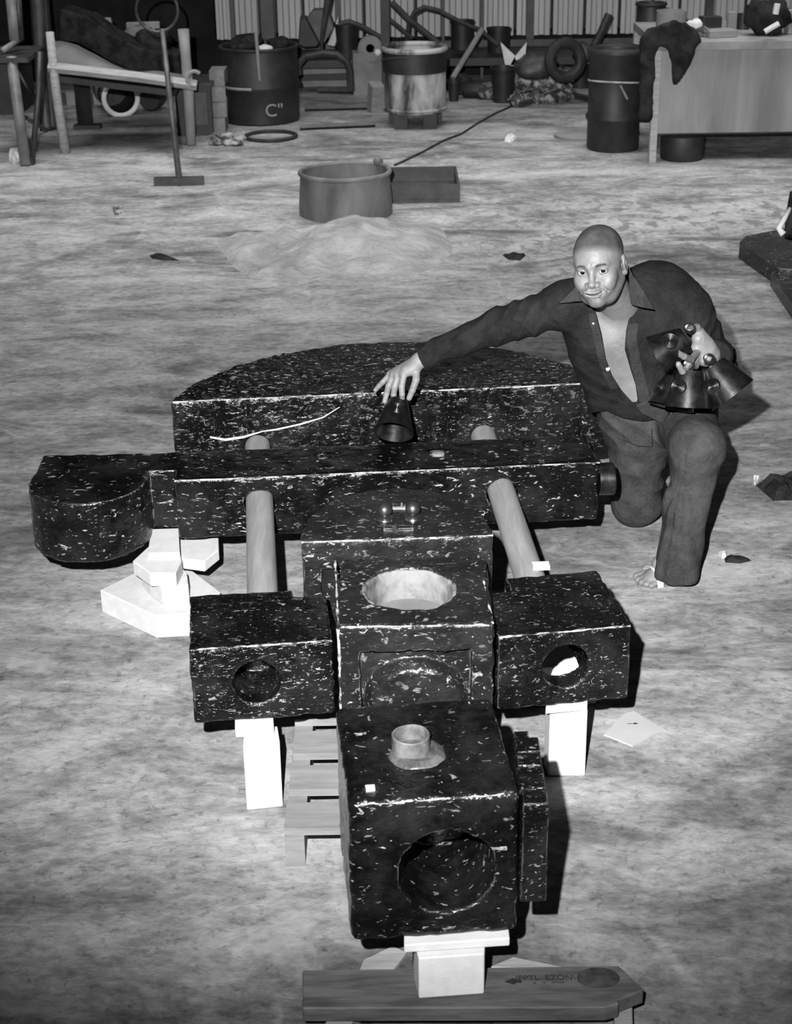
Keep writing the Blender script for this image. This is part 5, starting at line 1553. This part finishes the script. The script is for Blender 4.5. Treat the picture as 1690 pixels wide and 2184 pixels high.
hi[2] += .03; hi[1] += .06
shirt = mk('shirt', relax(surf(f_shirt, lo, hi, 0.0040), 1, .3), SHIRT, man, smooth=True)
def plate(pxs, th_, mat, name, parent, label=None, bv=0.0015, sub=False):
    """thin cloth piece; pxs: (px,py,Y)"""
    top = np.array([at(x, y, Y=Y_) for x, y, Y_ in pxs]); n = len(top)
    back = top + np.array([0, th_, 0])
    F = [tuple(range(n)), tuple(range(2 * n - 1, n - 1, -1))] + [(i, n + i, n + (i + 1) % n, (i + 1) % n) for i in range(n)]
    V = np.concatenate([top, back])
    bmF = [(tuple(reversed(f))) for f in F]
    o = mk(name, (V, bmF), mat, parent, label=label)
    bevel(o, bv, 2)
    return o
COLL = cloth_mat('collar_cloth', .014, .034)
FR = 4.44
plate([(1341, 566, 4.50), (1352, 590, 4.47), (1374, 622, 4.46), (1397, 661, 4.475), (1370, 656, 4.455), (1347, 650, 4.45), (1343, 620, 4.455), (1342, 590, 4.47)], .010, COLL, 'collar', shirt)
plate([(1236, 603, 4.46), (1216, 624, 4.455), (1190, 648, 4.46), (1226, 644, 4.44), (1258, 642, 4.435), (1262, 650, 4.44), (1250, 625, 4.44)], .010, COLL, 'collar', shirt)
def surf_hit(fn, px, py, y0=4.2, y1=4.9, n=400):
    Ys = np.linspace(y0, y1, n)
    Pp = np.array([at(px, py, Y=y) for y in Ys]).astype(np.float32)
    d = fn(Pp)
    k = np.argmax(d < 0)
    return Pp[k].astype(float) if d[k] < 0 else None
def strip(fn, line, wpx, th_, mat, name, parent, label=None, off=.002):
    """cloth band following the surface below a pixel line"""
    L_ = []; R_ = []
    for (x, y, nx, ny) in line:
        for sgn, lst in ((-1, L_), (1, R_)):
            h_ = surf_hit(fn, x + sgn * nx * wpx, y + sgn * ny * wpx)
            if h_ is None:
                h_ = surf_hit(fn, x, y)
            if h_ is None: h_ = at(x, y, Y=4.6)
            lst.append(h_ - nrm(h_ - CC) * (off + th_))
    n = len(L_); V = []
    for a, b in zip(L_, R_): V += [a, b]
    V = np.array(V); m = len(V)
    V2 = V + np.array([vd * (th_ + .002)]) 
    F = []
    for i in range(n - 1):
        F.append((2 * i, 2 * i + 1, 2 * i + 3, 2 * i + 2)); F.append((m + 2 * i, m + 2 * i + 2, m + 2 * i + 3, m + 2 * i + 1))
        F.append((2 * i, 2 * i + 2, m + 2 * i + 2, m + 2 * i)); F.append((2 * i + 1, m + 2 * i + 1, m + 2 * i + 3, 2 * i + 3))
    F.append((0, m, m + 1, 1)); F.append((m - 2, m - 1, 2 * m - 1, 2 * m - 2))
    return auto(mk(name, (np.concatenate([V, V2]), F), mat, parent, label=label), 50)
strip(f_shirt, [(1355, 660, 1, 0), (1351, 690, 1, 0), (1348, 720, 1, 0), (1352, 750, 1, 0), (1358, 780, 1, -.1), (1366, 810, 1, -.1), (1372, 835, 1, -.2), (1376, 855, 1, -.2)], 11, .003, COLL, 'placket', shirt)
strip(f_shirt, [(1262, 668, 1, .0), (1270, 700, 1, 0), (1278, 735, 1, 0), (1284, 765, 1, 0), (1295, 798, .9, -.3), (1312, 826, .8, -.5), (1335, 852, .6, -.7)], 8, .003, COLL, 'placket', shirt)
BTN = mottled('shell_button', .62, .7, 8, .3, .5, 0, .001)
for px, py in ((1297, 787), (1325, 829), (1386, 882), (1266, 690)):
    h_ = surf_hit(f_shirt, px, py)
    if h_ is None: h_ = at(px, py, Y=4.62)
    n_ = -nrm(h_ - CC)
    rb_ = .0058 if py > 700 else .003
    auto(mk('button', lathe([(rb_, 0), (rb_, .003), (rb_ * .7, .0036), (0, .0028)], h_ + n_ * .006, n_, 16), BTN, shirt))
# knotted tails at the waist
plate([(1356, 866, 4.585), (1392, 848, 4.58), (1404, 858, 4.58), (1428, 884, 4.585), (1414, 904, 4.59), (1372, 884, 4.585)], .02, COLL, 'shirt_tail', shirt, bv=.004)
# cuffs
cw = nrm(wrR - elR)
auto(mk('cuff', rough(lathe([(.036, 0), (.0405, .002), (.041, .045), (.037, .047)], J(905, 764, 4.70) - cw * .045, cw, 28, cap=False), .002, 20), SHIRT, shirt))
tbm = hw_((0, 0, 0))
# --- trousers
def f_trous(P):
    d = s_cone(P, hipR, kneR, .098, .078)
    dk = s_cone(P, kneR, ankR, .074, .066)
    d = smin(d, dk, .03)
    d = d - .0085 * (1 - 1.6 * np.abs(np.sin(.5 * ((P - kneR.astype(np.float32)) @ nrm((.75, -.2, .65)).astype(np.float32)) * 85 + 3 * vnoise(P, 7, 11)) ) ** .7) * np.clip(1.3 - np.linalg.norm(P - (kneR + [.03, 0, .12]).astype(np.float32), axis=-1) * 5, 0, 1)
    e = s_cone(P, hipL, kneL, .104, .080)
    mid = kneL + (ankL - kneL) * .52
    sh_ = smin(s_cone(P, kneL, mid, .078, .060), s_cone(P, mid, ankL + [0.008, 0.005, -.045], .058, .070), .04)
    sh_ = sh_ - .0035 * np.sin(np.arctan2(P[..., 0] - ankL[0], P[..., 1] - ankL[1]) * 6 + 2.5 * vnoise(P, 6, 12)) 
    e = smin(e, sh_, .03)
    e = e - .0050 * (1 - 1.6 * np.abs(np.sin(((P - kneL.astype(np.float32)) @ nrm((.3, -.3, .9)).astype(np.float32)) * 45 + 2 * vnoise(P, 8, 13))) ** .7) * np.clip((kneL[2] - P[..., 2]) * 6 + .4, 0, 1) * np.clip(1.4 - (kneL[2] - P[..., 2]) * 8, 0, 1)
    p = smin(s_cone(P, hipR, hipL, .118, .118), s_cone(P, pel, J(1385, 835, 4.77), .130, .132), .04)
    p = smin(p, s_cone(P, J(1318, 862, 4.76), hipR, .085, .10), .03)
    p = p - .0085 * (.6 - np.abs(np.sin(((P - pel.astype(np.float32)) @ nrm((.8, 0, .5)).astype(np.float32)) * 48 + 2.4 * vnoise(P, 8, 14))) ** .7)
    d = np.minimum(smin(d, p, .035), smin(e, p, .035))
    d = d - .003 * vnoise(P, 15, 15)
    # hem of the bell-bottom, a hand above the floor at the back, waist
    cut = (P[..., 2] - .040) + .30 * (P[..., 0] - ankL[0])*0
    d = np.where(P[..., 1] < ankL[1] + .16, smax(d, .036 - P[..., 2] + 0 * cut, .003), d)
    d = smax(d, .004 - P[..., 2], .003)
    d = smax(d, P[..., 2] - .64, .003)
    return smax(d, -(hem(P) + .006), .003)
lo, hi = bb_([hipR, hipL, kneR, kneL, ankL, ankR, J(1388, 848, 4.79)], .13)
lo[2] = -.01
trous = mk('trousers', relax(surf(f_trous, lo, hi, 0.0055), 1, .3), JEAN, man, smooth=True)
def seam(pxs, name, mat, r=.0016):
    L_ = []
    for (x, y) in pxs:
        h_ = surf_hit(f_trous, x, y)
        if h_ is not None: L_.append(h_ - nrm(h_ - CC) * .0035)
    if len(L_) > 2: auto(mk(name, tube(L_, r, 5), mat, trous))
def dens(pts, n=8):
    o = []
    for a, b in zip(pts[:-1], pts[1:]):
        for k in range(n): o.append((a[0] + (b[0] - a[0]) * k / n, a[1] + (b[1] - a[1]) * k / n))
    return o + [pts[-1]]
SEAM = NT('seam_thread').out(0.012, .9, .1)
seam(dens([(1328, 938), (1362, 952), (1392, 953), (1391, 915)]), 'pocket_edge', SEAM)
seam(dens([(1414, 905), (1420, 935), (1425, 960)]), 'fly_seam', SEAM)
# other foot behind
auto(mk('shoe', rough(lathe([(.0, 0), (.03, .01), (.04, .05), (.036, .16), (.02, .2), (0, .205)], ankR + [0, .02, -.01], (0.1, 1, -.1), 16, cap=False), .002, 20), RUBBER, man))
# sandal
sd_ = thing
strapc = tb - fd * -.008
pts = []
for k in range(11):
    a = math.pi * k / 10
    pts.append(strapc + fs * (.049 * math.cos(a)) + np.array([0, 0, -.018 + .047 * math.sin(a)]))
V = []
for p in pts: V += [p - fd * .014, p + fd * .006]
V = np.array(V); V2 = V + [0, 0, .002]; m = len(V)
F = []
for k in range(10):
    F += [(2 * k, 2 * k + 2, 2 * k + 3, 2 * k + 1), (m + 2 * k, m + 2 * k + 1, m + 2 * k + 3, m + 2 * k + 2), (2 * k, m + 2 * k, m + 2 * k + 2, 2 * k + 2), (2 * k + 1, 2 * k + 3, m + 2 * k + 3, m + 2 * k + 1)]
auto(mk('sandal_strap', (np.concatenate([V, V2]), F), WHITE, man, label='white sandal strap across the toes'))
sl = []
for k in range(20):
    a = 2 * math.pi * k / 20
    sl.append(tuple((tb - fd * .045 + fs * .048 * math.sin(a) + fd * .10 * math.cos(a))[:2]))
mk('sandal_sole', prism(sl, 0.0, 0.010), PALE, man)

# ================================================================== CONES
def cone_obj(tp, mt, rt, rm, label, boss_dir, hnd=None, th_=.003):
    tp = np.array(tp); mt = np.array(mt); ax = nrm(mt - tp); L = np.linalg.norm(mt - tp)
    t = thing('metal_cone', label, 'cone', tp, 'dark metal cones with raised rings')
    prof = []
    for i in range(9):
        f = i / 8
        prof.append((rt + (rm - rt) * f ** 0.9, L * f))
    body_ = [(rt * .55, 0.0), (rt * .9, .002)] + prof[0:1] + prof[1:] + [(rm - th_, L)] + [(r - th_, h) for r, h in prof[::-1][1:]]
    body_ += [(rt * .55, .004), (rt * .55, 0.0)]
    auto(mk('shell', lathe(body_, tp, ax, 48, cap=False), CONEM, t), 50)
    # concentric ring boss
    f = .46; c = tp + ax * L * f; r = rt + (rm - rt) * f ** .9
    bd = nrm(np.array(boss_dir) - ax * (np.array(boss_dir) @ ax))
    slope = (rm - rt) / L
    n_ = nrm(bd - ax * slope * .9)
    p = c + bd * (r - .003)
    pr = []
    R_ = .0235
    for i in range(61):
        rr = R_ * (1 - i / 60)
        hgt = .004 * (1 - (rr / R_) ** 2) + .0020 * (0.5 + .5 * math.cos(rr / R_ * math.pi * 8.0)) + (.001 if rr < .003 else 0)
        pr.append((rr, hgt + .0015))
    auto(mk('ring_boss', lathe([(R_ + .001, -.006)] + pr, p, n_, 40, cap=False), CONEM, t), 60)
    if hnd is not None:
        c, d_ = hnd
        auto(mk('finger_loop', lathe([(.0115, 0), (.0155, .001), (.0165, .012), (.0155, .022), (.0115, .023), (.0105, .012), (.0115, 0)], np.array(c) - np.array(d_) * .012, d_, 28, cap=False), GLOSS, t))
    return t
def imdir(P, dx, dy, tow=0.0):
    v = nrm(P - CC); r = nrm(CR - v * (CR @ v)); u = np.cross(r, v)
    return nrm(nrm(r * dx - u * dy) * math.sqrt(max(0, 1 - tow * tow)) - v * tow)
# cone under the reaching hand
T = J(850, 856, 4.675)
a_ = imdir(T, -10, 64, .50)
cone_obj(T, T + a_ * .112, .030, .0625, 'single dark metal cone hanging from the fingers of the reaching hand', imdir(T, 2, -20, .95))
# four cones on the other hand
T = J(1464, 724, 4.40); a_ = imdir(T, -62, 34, .05)
cone_obj(T, T + a_ * .098, .038, .062, 'uppermost dark metal cone held in the crooked arm, mouth to lower left', imdir(T, -14, -6, 1.0) * .9 + imdir(T, -30, -50, 0) * .35, (J(1471.8, 700, 4.395), imdir(T, .1, .05, .98)))
T = J(1446, 806, 4.44); a_ = imdir(T, -12, 52, .12)
cone_obj(T, T + a_ * .088, .040, .070, 'dark metal cone farthest left and half hidden in the held bunch', imdir(T, -70, 10, .55))
T = J(1472, 790, 4.36); a_ = imdir(T, -4, 78, -.02)
cone_obj(T, T + a_ * .105, .044, .070, 'dark metal cone hanging in the middle front of the held bunch', imdir(T, -30, -4, .86), (J(1469, 777, 4.352), imdir(T, .1, .05, .98)))
T = J(1516, 782, 4.38); a_ = imdir(T, 46, 58, -.02)
cone_obj(T, T + a_ * .105, .046, .073, 'dark metal cone at the right end of the held bunch, tilted outward', imdir(T, -26, 14, .86), (J(1513, 765, 4.36), imdir(T, .1, .05, .98)))
